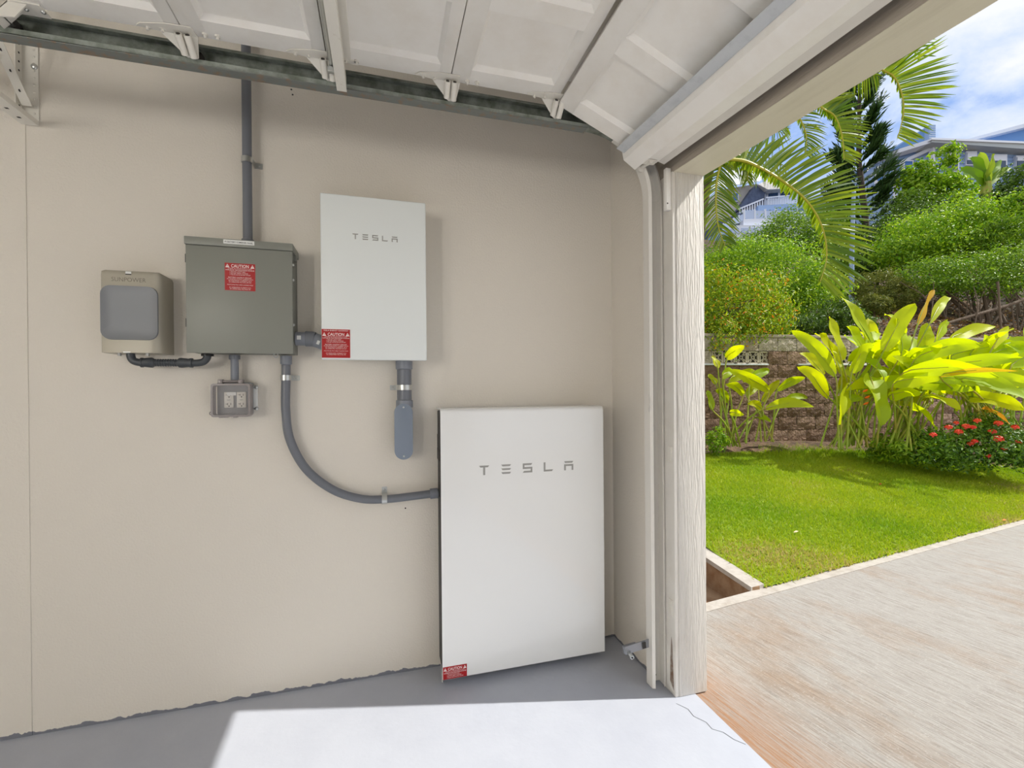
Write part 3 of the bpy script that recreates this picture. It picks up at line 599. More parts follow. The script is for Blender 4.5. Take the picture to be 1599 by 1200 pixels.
def hinge(x, dz=0, a=0, single=False):
    z = FZ+dz-.001; hm = MB()
    hm.prism([(x-.125, -.464, z), (x-.11, -.478, z), (x-.04, -.494, z), (x+.03, -.496, z), (x+.036, -.458, z), (x-.06, -.456, z)], (0, 0, -.0035)); hm.prism([(x-.066, -.458, z-.003), (x+.036, -.458, z-.003), (x+.026, -.422, z-.046), (x+.016, -.418, z-.051), (x+.002, -.418, z-.051), (x-.008, -.422, z-.046)], (0, .003, .003))
    h = hm.build('hinge', M['whitemetal'], gd)
    for dx in (-.011, .014): MB().tube([(x+dx, -.476, z-.014), (x+dx+.002, -.428, z-.044 - (.006 if dx > 0 else 0))], .0105, 12).build('knuckle', M['whitemetal'], h); MB().cyl((x+dx, -.4775, z-.0135), (x+dx, -.476, z-.0145), .0062, 10).build('bore', M['dark'], h)
    for dx, dy in ((-.095, -.464), (-.055, -.466), (.06, -.472), (.095, -.474)):
        zz = z if dx < .05 or x < .6 else z-.03-(dx-.06)*.42
        MB().tube([(x+dx, dy, zz+.004), (x+dx, dy, zz-.004), (x+dx, dy, zz-.004), (x+dx, dy, zz-.011)], [.0085, .0085, .0042, .004], 8).build('bolt', M['whitemetal'], h)
    MB().cyl((x+.014, -.43, z-.03), (x+.014, -.398, z-.03), .0045, 8).build('roller_stem', M['zinc'], h)
    MB().tube([(x+.014, -.406, z-.03), (x+.014, -.404, z-.03), (x+.014, -.394, z-.03), (x+.014, -.392, z-.03)], [.016, .02, .02, .016], 14).build('roller', M['dark'], h)
for x in J[:4]: hinge(x)
# stiffening strut, its rod, and the bracket at the top edge of the door
SX = -.058
mb = MB(); mb.box(SX-.02, SX-.017, DY1, -.432, 2.288, FZ); mb.box(SX-.02, SX+.012, DY1, -.432, 2.285, 2.288); mb.box(SX+.009, SX+.012, DY1, -.455, 2.288, 2.32); mb.box(SX-.03, SX+.03, DY1, -.458, FZ-.003, FZ)
mb.build('stiffening_strut', M['whitemetal'], gd)
MB().cyl((SX-.034, DY1, 2.345), (SX-.034, -.45, 2.345), .0075, 10).build('lock_rod', M['zinc'], gd)
MB().box(SX-.045, SX+.001, -.478, -.464, 2.318, 2.336).build('rod_clip', M['zinc'], gd, bevel=.001)
MB().box(SX+.03, SX+.052, -.476, -.459, FZ-.005, FZ).build('strut_foot', M['whitemetal'], gd)
tb = MB(); tb.prism([(-.945, -.47, FZ), (-.945, -.42, FZ), (-.985, -.42, FZ-.052), (-.985, -.47, FZ-.052)], (.004, 0, .002)); tb.box(-.945, -.87, -.475, -.425, FZ-.004, FZ); tb.prism([(-.985, -.47, FZ-.052), (-.93, -.47, FZ-.045), (-.90, -.47, FZ), (-.945, -.47, FZ)], (0, .004, 0))
tbo = tb.build('top_bracket', M['whitemetal'], gd)
MB().tube([(-.975, -.47, FZ-.03), (-.975, -.40, FZ-.03)], .008, 10).build('roller_stem', M['zinc'], tbo)
MB().tube([(-.975, -.408, FZ-.03), (-.975, -.406, FZ-.03), (-.975, -.394, FZ-.03)], [.014, .02, .02], 14).build('roller', M['dark'], tbo)
for dx in (-.01, .03): MB().dome((-.905+dx, -.45, FZ-.004), (0, 0, -1), .006, .006).build('bolt', M['zinc'], tbo)
# bottom edge: bare steel angle, timber stiffener, bottom board and thin seal, all following the sagging opening
SY = [-.452, -.6, -.9, -1.4, -1.9, -2.4, -3.2, -4.2, -5.15]
sag = lambda y, k=1.: (hz(y)-2.137)*k
def swept(name, prof_, mt, y0=0, k=1.):
    mb = MB(); rows = [[(x, y + (y0 if i == 0 else 0), z + sag(y, k)) for x, z in prof_] + [(prof_[0][0], y + (y0 if i == 0 else 0), prof_[0][1] + sag(y, k))] for i, y in enumerate(SY)]
    mb.grid([r_[::-1] for r_ in rows]); mb.add(rows[0][:-1], [tuple(range(len(prof_)))[::-1]]); mb.add(rows[-1][:-1], [tuple(range(len(prof_)))])
    o = mb.build(name, mt, gd, smooth=False); bm = bmesh.new(); bm.from_mesh(o.data); bmesh.ops.remove_doubles(bm, verts=bm.verts, dist=1e-5); bmesh.ops.recalc_face_normals(bm, faces=bm.faces); bm.to_mesh(o.data); bm.free(); return o
swept('steel_angle', [(.970, 2.218), (1.004, 2.204), (1.012, 2.255), (1.009, 2.257), (1.001, 2.209), (.972, 2.221)], M['alum'])
swept('bottom_stiffener', [(1.003, 2.216), (1.010, 2.184), (1.060, 2.150), (1.085, 2.20), (1.03, 2.245)], M['white'], .014)
swept('bottom_board', [(1.06, 2.170), (1.138, 2.172), (1.142, 2.195), (1.075, 2.195)], M['white'], -.02)
swept('bottom_seal', [(1.142, 2.176), (1.172, 2.168), (1.175, 2.176), (1.145, 2.19)], M['jamb'], -.025)
bb = MB().box(1.075, 1.125, -.50, -.470, 2.163, 2.169).build('bottom_bracket', M['whitemetal'], gd)
MB().tube([(1.098, -.50, 2.160), (1.098, -.43, 2.172)], .0075, 10).build('roller_stem', M['whitemetal'], bb)
MB().tube([(1.098, -.432, 2.172), (1.098, -.43, 2.172), (1.098, -.42, 2.174), (1.098, -.418, 2.174)], [.012, .019, .019, .012], 14).build('roller', M['whitemetal'], bb)
# ------------------------------------------------------------------ door track
tr = thing('door_track', (1.16, -.41, 0), 'steel door track beside the wall, rusty overhead and painted white down the jamb', 'door track')
HW = .0325; ytb, ytf = -.385, -.421
def channel(path, name, mt, ytf=ytf):
    prof_ = [(HW-.012, ytf), (HW, ytf+.006), (HW, ytb), (-HW, ytb), (-HW, ytf+.006), (-HW+.012, ytf)]
    inn = [(HW-.012, ytf+.002), (HW-.002, ytf+.007), (HW-.002, ytb-.002), (-HW+.002, ytb-.002), (-HW+.002, ytf+.007), (-HW+.012, ytf+.002)]
    loop = prof_ + inn[::-1]; rows = []
    for i in range(len(path)):
        a, b = path[max(0, i-1)], path[min(len(path)-1, i+1)]; t = np.array([b[0]-a[0], b[1]-a[1]]); t /= np.linalg.norm(t); nn = np.array([t[1], -t[0]])
        rows.append([(path[i][0]+nn[0]*q, y, path[i][1]+nn[1]*q) for q, y in loop])
    mb = MB(); mb.grid([r_+[r_[0]] for r_ in rows]); n = len(loop); mb.add(rows[0], [tuple(range(n))]); mb.add(rows[-1], [tuple(range(n))[::-1]])
    o = mb.build(name, mt, tr, smooth=False); bm = bmesh.new(); bm.from_mesh(o.data); bmesh.ops.remove_doubles(bm, verts=bm.verts, dist=1e-6); bmesh.ops.recalc_face_normals(bm, faces=bm.faces); bm.to_mesh(o.data); bm.free(); return o
zt_, xv_, Rr = 2.338, 1.162, .285
arc = [(xv_-Rr+Rr*math.cos(math.radians(a)), zt_-Rr+Rr*math.sin(math.radians(a))) for a in range(90, -1, -5)]
hc = channel([(-1.7, zt_+.008), (-.8, zt_+.005), (0, zt_+.002), (.6, zt_)] + arc[:6], 'horizontal_channel', M['galv'])
channel(arc[5:], 'curved_channel', M['trackwhite'], -.434); channel([(xv_, zt_-Rr), (xv_, 1.0), (xv_+.002, .012)], 'vertical_channel', M['trackwhite'], -.434)
MB().box(-1.7, .86, ytf-.001, ytb, zt_-HW-.0045, zt_-HW-.001).build('rusty_lower_lip', M['galvlip'], tr)
for x in (-.7, -.32, .18, .55): MB().dome((x, ytb-.002, zt_), (0, -1, 0), .006, .004).build('bolt', M['galv'], tr)
for z in (1.62, .98, .90, .36): MB().dome((xv_-.004, ytb-.002, z), (0, -1, 0), .007, .004).build('bolt', M['trackwhite'], tr)
for x, z in ((.0, .05), (-.008, .036), (.01, .038)): MB().cyl((xv_+x, ytb-.0022, z), (xv_+x, ytb-.0035, z), .004, 8).build('bolt_hole', M['dark'], tr)
for z in (.96, .33): 
    b_ = MB(); b_.box(xv_+HW, 1.2, -.47, -.466, z, z+.055); b_.box(1.1965, 1.1995, -.478, -.45, z-.005, z+.06); b_.build('jamb_bracket', M['whitemetal'], tr)
MB().box(1.178, 1.2, -.482, -.462, 1.985, 2.155).build('stop_block', M['white'], jb, bevel=.002)
MB().cyl((1.182, -.4825, 2.01), (1.182, -.484, 2.01), .003, 8).build('nail_hole', M['dark'], jb)
# photo-eye bracket low on the track
M['pewter'] = mat('dull_pewter', srgb(150, 152, 156), .4, .6)
pe = thing('sensor_bracket', (1.08, -.41, .16), 'small silver sensor bracket with round lens low on the white track', 'sensor')
mb = MB(); mb.bar((1.018, -.407, .176), (1.15, -.402, .190), .004, .034); mb.build('bracket_arm', M['pewter'], pe)
mb = MB(); mb.bar((1.014, -.398, .175), (1.075, -.398, .182), .016, .032); mb.build('sensor_body', M['pewter'], pe, bevel=.004)
MB().cyl((1.036, -.406, .166), (1.034, -.436, .161), .0085, 14).build('lens_barrel', M['zinc'], pe); MB().cyl((1.0339, -.4363, .161), (1.0338, -.438, .161), .004, 10).build('lens', M['dark'], pe)
MB().bar((1.098, -.4095, .185), (1.114, -.4095, .1866), .002, .026).build('slot', M['dark'], pe)
# ------------------------------------------------------------------ slotted angle rack bracket at upper left
rk = thing('shelf_bracket', (-1.17, -.02, 2.25), 'white perforated angle bracket hanging on the wall behind the track', 'bracket')
mb = MB(); mb.box(-1.195, -1.147, -.004, -.001, 2.246, 2.74); mb.box(-1.199, -1.195, -.035, -.001, 2.246, 2.74); mb.build('wall_angle', M['whitemetal'], rk)
mb = MB(); mb.box(-1.199, -1.15, -.55, -.004, 2.243, 2.247); mb.box(-1.15, -1.147, -.55, -.004, 2.243, 2.262); mb.build('arm', M['whitemetal'], rk)
br = MB(); br.bar((-1.172, -.02, 2.305), (-1.172, -.43, 2.74), .003, .03, (1, 0, 0)); br.build('brace', M['whitemetal'], rk)
for k in range(14): MB().dome((-1.16, -.004, 2.262+.026*k), (0, -1, 0), .0045, .003, 8).build('rivet', M['whitemetal'], rk)
for k in range(12): MB().cyl((-1.1945, -.020, 2.27+.032*k), (-1.1935, -.020, 2.27+.032*k), .0035, 8).build('hole', M['dark'], rk)
for k in range(9):
    f_ = .08+.1*k; q = np.array([-1.1738, -.02-.41*f_, 2.305+.435*f_]); MB().cyl(q, q+np.array([.0036, 0, 0]), .005, 8).build('hole', M['dark'], rk)
for k in range(8): MB().box(-1.180, -1.170, -.05-.055*k-.008, -.05-.055*k, 2.2422, 2.2432).build('slot', M['dark'], rk)
MB().dome((-1.158, -.004, 2.46), (0, -1, 0), .011, .007).build('fixing_screw', M['zinc'], rk)

# ------------------------------------------------------------------ ground outside
struct(MB().box(-60, 120, -90, 110, -1.2, -.6), 'ground', M['street'])
def edge_y(x): return E0[1] + (x-E0[0])*ED[1]/ED[0]
mb = MB(); mb.add([(1.292, -40, -.004), (60, -40, -.004), (60, edge_y(60)-.06, -.004), (1.36, edge_y(1.36)-.06, -.004), (1.36, -.36, -.004), (1.292, -.36, -.004)], [(0, 1, 2, 3, 4, 5)])
mb.add([(1.292, -40, -.6), (1.292, -.36, -.6), (1.36, -.36, -.6), (1.36, edge_y(1.36)-.06, -.6), (60, edge_y(60)-.06, -.6)], []); struct(mb, 'driveway', M['conc'], smooth=False)
mb = MB(); mb.prism([(1.36, edge_y(1.36)-.06, .0), (60, edge_y(60)-.06, .0), (60, edge_y(60)+.02, .0), (1.36, edge_y(1.36)+.02, .0)], (0, 0, -.3)); struct(mb, 'driveway_edging', M['kerb'])
mb = MB(); mb.prism([(2.252, edge_y(2.252)+.02, .022), (2.365, edge_y(2.365)+.02, .022), (2.37, 5.5, .54), (2.25, 5.5, .54)], (0, 0, -.03)); struct(mb, 'kerb', M['kerb'])
mb = MB(); mb.prism([(2.258, edge_y(2.262)+.02, -.3), (2.258, edge_y(2.262)+.02, .02), (2.248, 5.5, .54), (2.248, 5.5, -.3)], (.06, 0, 0)); struct(mb, 'kerb_side', M['kerbrust'])
struct(MB().box(1.346, 2.26, edge_y(1.8), 6, -.5, -.14), 'side_passage', M['kerbrust'])
struct(MB().box(XL-.2, 1.346, .151, .2, -.3, 2.7), 'wall_outside', M['ext'])
# lawn with a curving back edge against the planting bed
BE = [G(1104, 714), G(1200, 709), G(1290, 707), (G(1380, 710)), G(1450, 716), G(1530, 727), G(1599, 738)]
bx_ = [2.2, 3.4] + [p[0] for p in BE] + [40]; by_ = [4.0, BE[0][1]+.5] + [p[1] for p in BE] + [BE[-1][1]+3]
def back_y(x): return float(np.interp(x, bx_, by_))
mb = MB(); rows = []
xs = np.concatenate([np.linspace(2.36, 12, 60), np.linspace(12.5, 40, 12)])
for x in xs:
    y0, y1 = edge_y(x)+.01, back_y(x); rows.append([(x, y0+(y1-y0)*k/14, lawn_z(x, y0+(y1-y0)*k/14)) for k in range(15)])
mb.grid([r_[::-1] for r_ in rows]); struct(mb, 'lawn', M['turf'])
# wall line of the block wall
WA, WB = at(1143, 600, 7.0), at(1353, 600, 7.44); WU = (WB-WA)*np.array([1, 1, 0]); WU /= np.linalg.norm(WU); WN = np.array([-WU[1], WU[0], 0])   # WN points to the hill
if WN @ AF < 0: WN = -WN
WO = np.array([WA[0], WA[1], 0]) - WU*1.9
WLEN, WZ0, CH, CW, CT = 11.5, .40, .205, .336, .2
mb = MB(); rows = []
for u in np.linspace(-.5, 34, 50):
    q = WO + WU*u; r_ = []
    for k in range(9):
        f = k/8; b = np.array([q[0], back_y(q[0]), 0])
        if b[1] > q[1]-.25: b = q - WN*.25
        pnt = b + (q+WN*.1-b)*f; r_.append((pnt[0], pnt[1], lawn_z(b[0], b[1])-.03*(k == 0) + .05*math.sin(f*3.1) + (max(.42, .4)-lawn_z(b[0], b[1]))*f*.9 + .02*math.sin(u*3+k)))
    rows.append(r_)
mb.grid([r_[::-1] for r_ in rows]); struct(mb, 'planting_bed', M['soil'])
mb = MB(); rows = []
for u in np.linspace(-30, 75, 80):
    r_ = []
    for v in np.concatenate([[.18, .2, .6, 1.2], np.linspace(2, 70, 44)]):
        z = -.5 if v < .19 else 1.86 + .42*v + .18*math.sin(u*.9+v*.7) * min(1, v)
        p_q = WO + WU*u + WN*v; r_.append((p_q[0], p_q[1], z))
    rows.append(r_)
mb.grid([r_[::-1] for r_ in rows]); struct(mb, 'hillside', M['hill'])
def hill_z(x, y):
    d = np.array([x, y, 0]) - WO; v = d@WN; return 1.86 + .42*max(v, .2)
# ------------------------------------------------------------------ split-face block wall, block by block
bw = thing('garden_wall', WO, 'split-face block retaining wall with a row of patterned vents behind the broad-leaved plants', 'block wall')
struct_mesh = MB()
core = MB(); c_ = WO + WU*WLEN/2 + WN*.11; core.obox((c_[0], c_[1], WZ0+.82), WU, WN, (0, 0, 1), (WLEN/2, .075, .82)); core.build('mortar', M['mortar'], bw)
def block_mesh(w, seed):
    r_ = np.random.default_rng(seed); mb = MB(); nx, nz_ = 5, 4; rows = []
    for j in range(nz_+1):
        rows.append([(x_, -((.010 if i in (0, nx) or j in (0, nz_) else .018) + .012*r_.random()), z_) for i, x_ in enumerate(np.linspace(-w/2, w/2, nx+1)) for z_ in [(-CH/2+.003) + (CH-.006)*j/nz_]])
    mb.grid(rows)
    b = [(-w/2, -CH/2+.003), (w/2, -CH/2+.003), (w/2, CH/2-.003), (-w/2, CH/2-.003)]
    for k in range(4): q = (k+1) % 4; mb.add([(b[k][0], -.008, b[k][1]), (b[k][0], .06, b[k][1]), (b[q][0], .06, b[q][1]), (b[q][0], -.008, b[q][1])], [(0, 1, 2, 3)])
    o = mb.build('block', None, None, smooth=False); me = o.data; bpy.data.objects.remove(o); return me
BMS = []
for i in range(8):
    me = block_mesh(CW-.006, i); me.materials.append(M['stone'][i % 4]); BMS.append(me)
rotw = Matrix((WU, WN, (0, 0, 1))).transposed().to_4x4()
vents = [(1.55, 2.35), (3.2, 4.35)]     # u ranges of the vent openings
def put(me, u, z, name='block', dn=0):
    o = bpy.data.objects.new(name, me); COL.objects.link(o); o.parent = bw
    o.matrix_local = Matrix.Translation(Vector(WU*u + WN*dn) + Vector((0, 0, z))) @ rotw; return o
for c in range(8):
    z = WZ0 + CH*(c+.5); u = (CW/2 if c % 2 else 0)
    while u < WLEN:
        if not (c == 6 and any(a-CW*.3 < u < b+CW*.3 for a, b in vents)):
            q = BMS[[1, 2, 5, 6, 2, 6][random.randrange(6)] if c < 6 else random.randrange(8)] if c < 7 else BMS[[0, 3, 4, 7][random.randrange(4)]]  # lower courses browner: dirt stain, with plant shade put into the stone colour
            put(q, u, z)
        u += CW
vm = MB()                              # breeze block: square frame with a four-petal cut-out
S_ = CH/2-.004
for a, b in (((-S_, -S_), (S_, -S_+.022)), ((-S_, S_-.022), (S_, S_)), ((-S_, -S_), (-S_+.022, S_)), ((S_-.022, -S_), (S_, S_))): vm.box(a[0], b[0], 0, .08, a[1], b[1])
for k in range(4):
    a = math.pi/4+k*math.pi/2; cx, cz = 1.08*S_*math.cos(k*math.pi/2)*1.0, 1.08*S_*math.sin(k*math.pi/2)
    arcp = [(math.cos(k*math.pi/2)*S_*(1-.78*math.sin(t)) - math.sin(k*math.pi/2)*S_*math.cos(t)*.95, math.sin(k*math.pi/2)*S_*(1-.78*math.sin(t)) + math.cos(k*math.pi/2)*S_*math.cos(t)*.95) for t in np.linspace(0, math.pi, 9)]
    for i in range(8):
        p0, p1 = np.array([arcp[i][0], .04, arcp[i][1]]), np.array([arcp[i+1][0], .04, arcp[i+1][1]]); vm.bar(p0, p1, .07, .016, (0, 0, 1) if abs(p1[0]-p0[0]) > abs(p1[2]-p0[2]) else (1, 0, 0)) if False else vm.obox((p0+p1)/2, (p1-p0)/np.linalg.norm(p1-p0), (0, 1, 0), np.cross((p1-p0)/np.linalg.norm(p1-p0), (0, 1, 0)), (np.linalg.norm(p1-p0)/2+.002, .035, .007))
vo = vm.build('vent_block', M['vent'], None, smooth=False); vme = vo.data; bpy.data.objects.remove(vo)
for a, b in vents:
    u = a-.1
    while u < b+.16: put(vme, u, WZ0+CH*6.5, 'vent_block'); u += CH
    MB().obox(WO + WU*(a+b)/2 - WN*.012 + np.array([0, 0, WZ0+CH*6-.006]), WU, WN, (0, 0, 1), ((b-a)/2+.16, .03, .012)).build('vent_sill', M['trimw'], bw, bevel=.004)
    MB().obox(WO + WU*(a+b)/2 + WN*.028 + np.array([0, 0, WZ0+CH*6.5]), WU, WN, (0, 0, 1), ((b-a)/2+.1, .006, CH/2)).build('vent_backing', M['dark'], bw)
cm = MB().box(-.198, .198, -.03, .24, 0, .05).build('cap_block', M['capstone'], None, bevel=.006); cme = cm.data; bpy.data.objects.remove(cm)
u = .2
while u < WLEN: put(cme, u, WZ0+CH*8+.002, 'cap_block'); u += .4

# ------------------------------------------------------------------ foliage helpers
def foreach_mesh(name, V, F, tint, mt, smooth=False):
    me = bpy.data.meshes.new(name); nv, nf, k = len(V), len(F), F.shape[1]
    me.vertices.add(nv); me.vertices.foreach_set('co', V.astype(np.float32).ravel())
    me.loops.add(nf*k); me.loops.foreach_set('vertex_index', F.astype(np.int32).ravel())
    me.polygons.add(nf); me.polygons.foreach_set('loop_start', np.arange(0, nf*k, k, dtype=np.int32)); me.polygons.foreach_set('loop_total', np.full(nf, k, np.int32))
    me.update(calc_edges=True); a = me.attributes.new('tint', 'FLOAT', 'POINT'); a.data.foreach_set('value', tint.astype(np.float32)); me.materials.append(mt); return me
def leaves(P, N_, T_, size, aspect, mt, name, parent, fold=.25, tint=None):
    """P centres, N_ normals, T_ long directions; each leaf is a rhombus folded along its midrib"""
    n = len(P); T_ = T_/np.linalg.norm(T_, axis=1, keepdims=True); B = np.cross(N_, T_); B /= np.linalg.norm(B, axis=1, keepdims=True)+1e-9; N2 = np.cross(T_, B)
    s = (size*rng.uniform(.65, 1.3, n))[:, None]
    V = np.stack([P-T_*s*.5, P+B*s*aspect*.5+N2*s*aspect*fold, P+T_*s*.5-N2*s*.12, P-B*s*aspect*.5+N2*s*aspect*fold], 1).reshape(-1, 3)
    i = np.arange(n)*4; F = np.concatenate([np.stack([i, i+1, i+2], 1), np.stack([i, i+2, i+3], 1)])
    t = rng.random(n) if tint is None else tint
    V = V - np.array(ORG.get(parent.name, (0, 0, 0))); me = foreach_mesh(name, V, F, np.repeat(t, 4), mt); return link(name, me, None, parent)
def cloud(blobs, n, size, mt, parent, aspect=.5, clump=.22, up=.3, name='foliage', fill=.35, droop=0):
    """leaves gathered into clumps over a few ellipsoids: blobs = [(centre, (rx, ry, rz))]"""
    w = np.array([b[1][0]*b[1][2] for b in blobs]); w = w/w.sum(); PP, NN = [], []
    for (c, r_), wi in zip(blobs, w):
        m_ = max(20, int(n*wi)); k = max(8, int(m_/45)); d = rng.normal(size=(k, 3)); d /= np.linalg.norm(d, axis=1, keepdims=True)
        rad = 1-fill*rng.random(k)**1.6; cc = np.array(c)+d*np.array(r_)*rad[:, None]
        j = rng.integers(0, k, m_); rr = np.array(r_).mean()
        off = rng.normal(size=(m_, 3))*clump*rr*np.array([1, 1, .7]); PP.append(cc[j]+off); NN.append(d[j]*.6 + off/(clump*rr)*.3)
    P = np.concatenate(PP); N_ = np.concatenate(NN); n = len(P)
    N_ = N_ + rng.normal(size=(n, 3))*.55 + np.array([0, 0, up]); N_ /= np.linalg.norm(N_, axis=1, keepdims=True)
    T_ = rng.normal(size=(n, 3)) + np.array([0, 0, -droop]); T_ -= N_*(T_*N_).sum(1, keepdims=True)
    return leaves(P, N_, T_, size, aspect, mt, name, parent)
def bl(px, py, D, rx, ry, dz=None):
    k = D/FPX; c = at(px, py, D); return (c, (rx*k, (dz or rx)*k, ry*k))
def shrub(name, label, cat, blobs, n, size, mt, stem=True, group=None, base=None, nstem=3, **k):
    c = np.mean([b[0] for b in blobs], axis=0); gz = hill_z(c[0], c[1]) if base is None else base
    t = thing(name, (c[0], c[1], gz), label, cat, group); cloud(blobs, n, size, M[mt], t, **k)
    if stem:
        for i in range(nstem):
            b = blobs[i % len(blobs)]; tip = b[0] + np.array([0, 0, .1])*b[1][2]; p0 = np.array([c[0]+rng.normal()*.12, c[1]+rng.normal()*.1, gz-.1])
            mid = (p0+tip)/2 + rng.normal(size=3)*.12; rr = .02+.012*b[1][0]
            MB().tube(spline([p0, mid, tip], 5), list(np.linspace(rr*1.6, rr*.5, 11)), 7).build('branch', M['bark'], t)
    return t

# ------------------------------------------------------------------ broad-leaved plants
def broad_leaf(parent, P0, P1, w, face=None, arch=.12, mt='leaf_hel', twist=0., stalk_to=None, name='leaf'):
    P0, P1 = np.array(P0, float), np.array(P1, float); ax = P1-P0; l = np.linalg.norm(ax); ax /= l
    fc_ = -AF if face is None else np.array(face, float); sd = np.cross(ax, fc_); sd /= np.linalg.norm(sd); nn = np.cross(sd, ax)
    c, s = math.cos(twist), math.sin(twist); sd, nn = c*sd + s*nn, -s*sd + c*nn
    n = 11; rows = []; ph = random.random()*6
    for i in range(n):
        t = i/(n-1); wd_ = w*1.02*((t+.02)**.42*(1.0-t)**.62/.577 if i < n-1 else .03)
        up = arch*l*math.sin(math.pi*t) ; ctr = P0 + ax*l*t + np.array([0, 0, 1])*up
        row = []
        for j in (-1, -.55, 0, .55, 1):
            wav = .10*w*math.sin(ph+t*9+j)*abs(j); row.append(ctr + sd*j*wd_*.5 + nn*(abs(j)**1.3*wd_*.16 + wav))
        rows.append(row)
    o = MB().grid(rows).build(name, M[mt], parent)
    if stalk_to is not None:
        b = np.array(stalk_to, float); mid = b*.45+P0*.55 + np.array([0, 0, .06])
        MB().tube(spline([b, mid, P0, P0+ax*l*.5+np.array([0, 0, arch*l*.95])], 4), [.013, .0125, .012, .0115, .011, .0105, .01, .009, .008, .007, .005, .004, .0025], 6).build('stalk', M['stalk'], parent)
    return o
def plant(name, label, base_px, D, lv, group='broad-leaved plants by the block wall', fillers=0, spread=.25, box=None):
    gp = at(base_px[0], base_px[1], D); t = thing(name, gp, label, 'plant', group)
    k = D/FPX
    for (bx0, by0, tx0, ty0, w_px, dd, *mt) in lv:
        D0 = D + random.uniform(-.25, .2) + (dd*.2); P0 = at(bx0, by0, D0); P1 = at(tx0, ty0, D0+dd)
        st_ = gp + np.array([random.uniform(-spread, spread), random.uniform(-spread, spread)*.6, 0])
        broad_leaf(t, P0, P1, w_px*k, None, random.uniform(.03, .14), mt[0] if mt else 'leaf_hel', random.uniform(-.5, .5), st_)
    for i in range(fillers):
        x0, x1, y0, y1 = box; cx, cy = random.uniform(x0, x1), random.uniform(y0, y1); a = random.uniform(-2.9, .1); ll = random.uniform(50, 95)
        P0 = at(cx, cy, D+random.uniform(0, .7)); P1 = at(cx+ll*math.cos(a), cy+ll*.7*math.sin(a), D+random.uniform(-.4, .9))
        broad_leaf(t, P0, P1, random.uniform(20, 32)*k, None, random.uniform(.02, .14), 'leaf_hel', random.uniform(-.9, .9), gp + np.array([random.uniform(-spread, spread), random.uniform(-spread, spread)*.6, 0]))
    return t
plant('broad_leaf_plant', 'small broad-leaved clump nearest the door post', (1137, 698), 6.2,
      [(1135, 560, 1162, 540, 18, -.2), (1121, 575, 1112, 556, 14, .1), (1160, 617, 1133, 601, 15, -.3), (1137, 628, 1117, 609, 14, -.2), (1140, 645, 1161, 648, 12, -.2),
       (1139, 594, 1178, 578, 16, .2), (1118, 600, 1106, 585, 12, .1), (1128, 590, 1146, 578, 15, .1), (1112, 640, 1104, 610, 12, .1)], spread=.18)
plant('broad_leaf_plant', 'middle broad-leaved clump with leaves reaching right in front of the bare block wall', (1172, 690), 6.25,
      [(1200, 610, 1138, 578, 19, -.2), (1172, 592, 1202, 578, 16, .1), (1190, 627, 1218, 594, 14, .1), (1214, 609, 1258, 590, 15, -.1), (1196, 638, 1271, 636, 17, -.3), (1181, 652, 1204, 660, 11, -.3),
       (1165, 617, 1187, 603, 15, .1), (1190, 640, 1168, 630, 13, -.1), (1183, 603, 1160, 596, 13, .3), (1225, 625, 1262, 622, 13, .2)], spread=.28)
plant('broad_leaf_plant', 'tall broad-leaved clump with upright leaves left of the dense mass', (1325, 698), 6.0,
      [(1304, 586, 1237, 516, 24, -.1), (1314, 563, 1294, 495, 25, .1), (1361, 541, 1314, 463, 27, .1), (1286, 586, 1249, 552, 18, -.1), (1293, 620, 1246, 573, 21, -.2), (1346, 550, 1318, 524, 20, .3),
       (1330, 582, 1359, 535, 24, -.1), (1323, 607, 1309, 664, 32, -.5), (1357, 588, 1379, 664, 38, -.5), (1303, 628, 1348, 622, 17, -.2), (1335, 600, 1301, 573, 20, .4), (1380, 590, 1345, 560, 24, .3),
       (1310, 610, 1332, 575, 22, .3), (1380, 548, 1429, 475, 27, 0), (1406, 556, 1410, 506, 29, .1), (1400, 508, 1381, 492, 15, .3), (1372, 610, 1330, 600, 20, .2), (1350, 565, 1372, 520, 20, .5)],
      fillers=16, box=(1310, 1400, 560, 630), spread=.32)
plant('broad_leaf_plant', 'dense broad-leaved mass beside the red flower bush with one withering yellow leaf', (1415, 700), 5.9,
      [(1443, 550, 1446, 505, 24, .1), (1433, 506, 1458, 453, 18, .2, 'leaf_old'), (1453, 503, 1484, 465, 17, .3), (1460, 533, 1482, 503, 20, .2), (1427, 563, 1535, 540, 28, -.2), (1410, 583, 1560, 590, 27, -.5), (1440, 592, 1590, 606, 26, -.4),
       (1420, 637, 1462, 672, 24, -.5), (1395, 600, 1470, 590, 27, -.2), (1405, 570, 1478, 548, 24, .1), (1430, 600, 1520, 610, 28, -.4), (1388, 620, 1440, 612, 22, -.3), (1440, 620, 1500, 640, 22, -.5)],
      fillers=26, box=(1395, 1490, 550, 635), spread=.38)
plant('broad_leaf_plant', 'long-leaved clump spilling out of the picture above the red flower bush', (1540, 690), 5.7,
      [(1483, 533, 1553, 510, 21, .2), (1550, 543, 1577, 512, 19, .2), (1473, 575, 1596, 559, 23, -.3), (1480, 560, 1610, 543, 26, 0), (1500, 592, 1610, 628, 26, -.6), (1515, 585, 1625, 606, 25, -.4), (1533, 640, 1576, 663, 15, -.5, 'leaf_old'),
       (1520, 600, 1640, 590, 24, -.2), (1540, 560, 1640, 548, 28, .2), (1510, 620, 1600, 640, 28, -.6), (1560, 600, 1660, 640, 32, -.5), (1580, 570, 1680, 560, 30, .3), (1490, 610, 1560, 580, 28, .3, ), (1468, 588, 1590, 580, 8, -.7, 'leaf_old')],
      fillers=26, box=(1490, 1640, 545, 640), spread=.42)
hb_ = [t for t in COL.objects if t.name == 'broad_leaf_plant.002'][0]
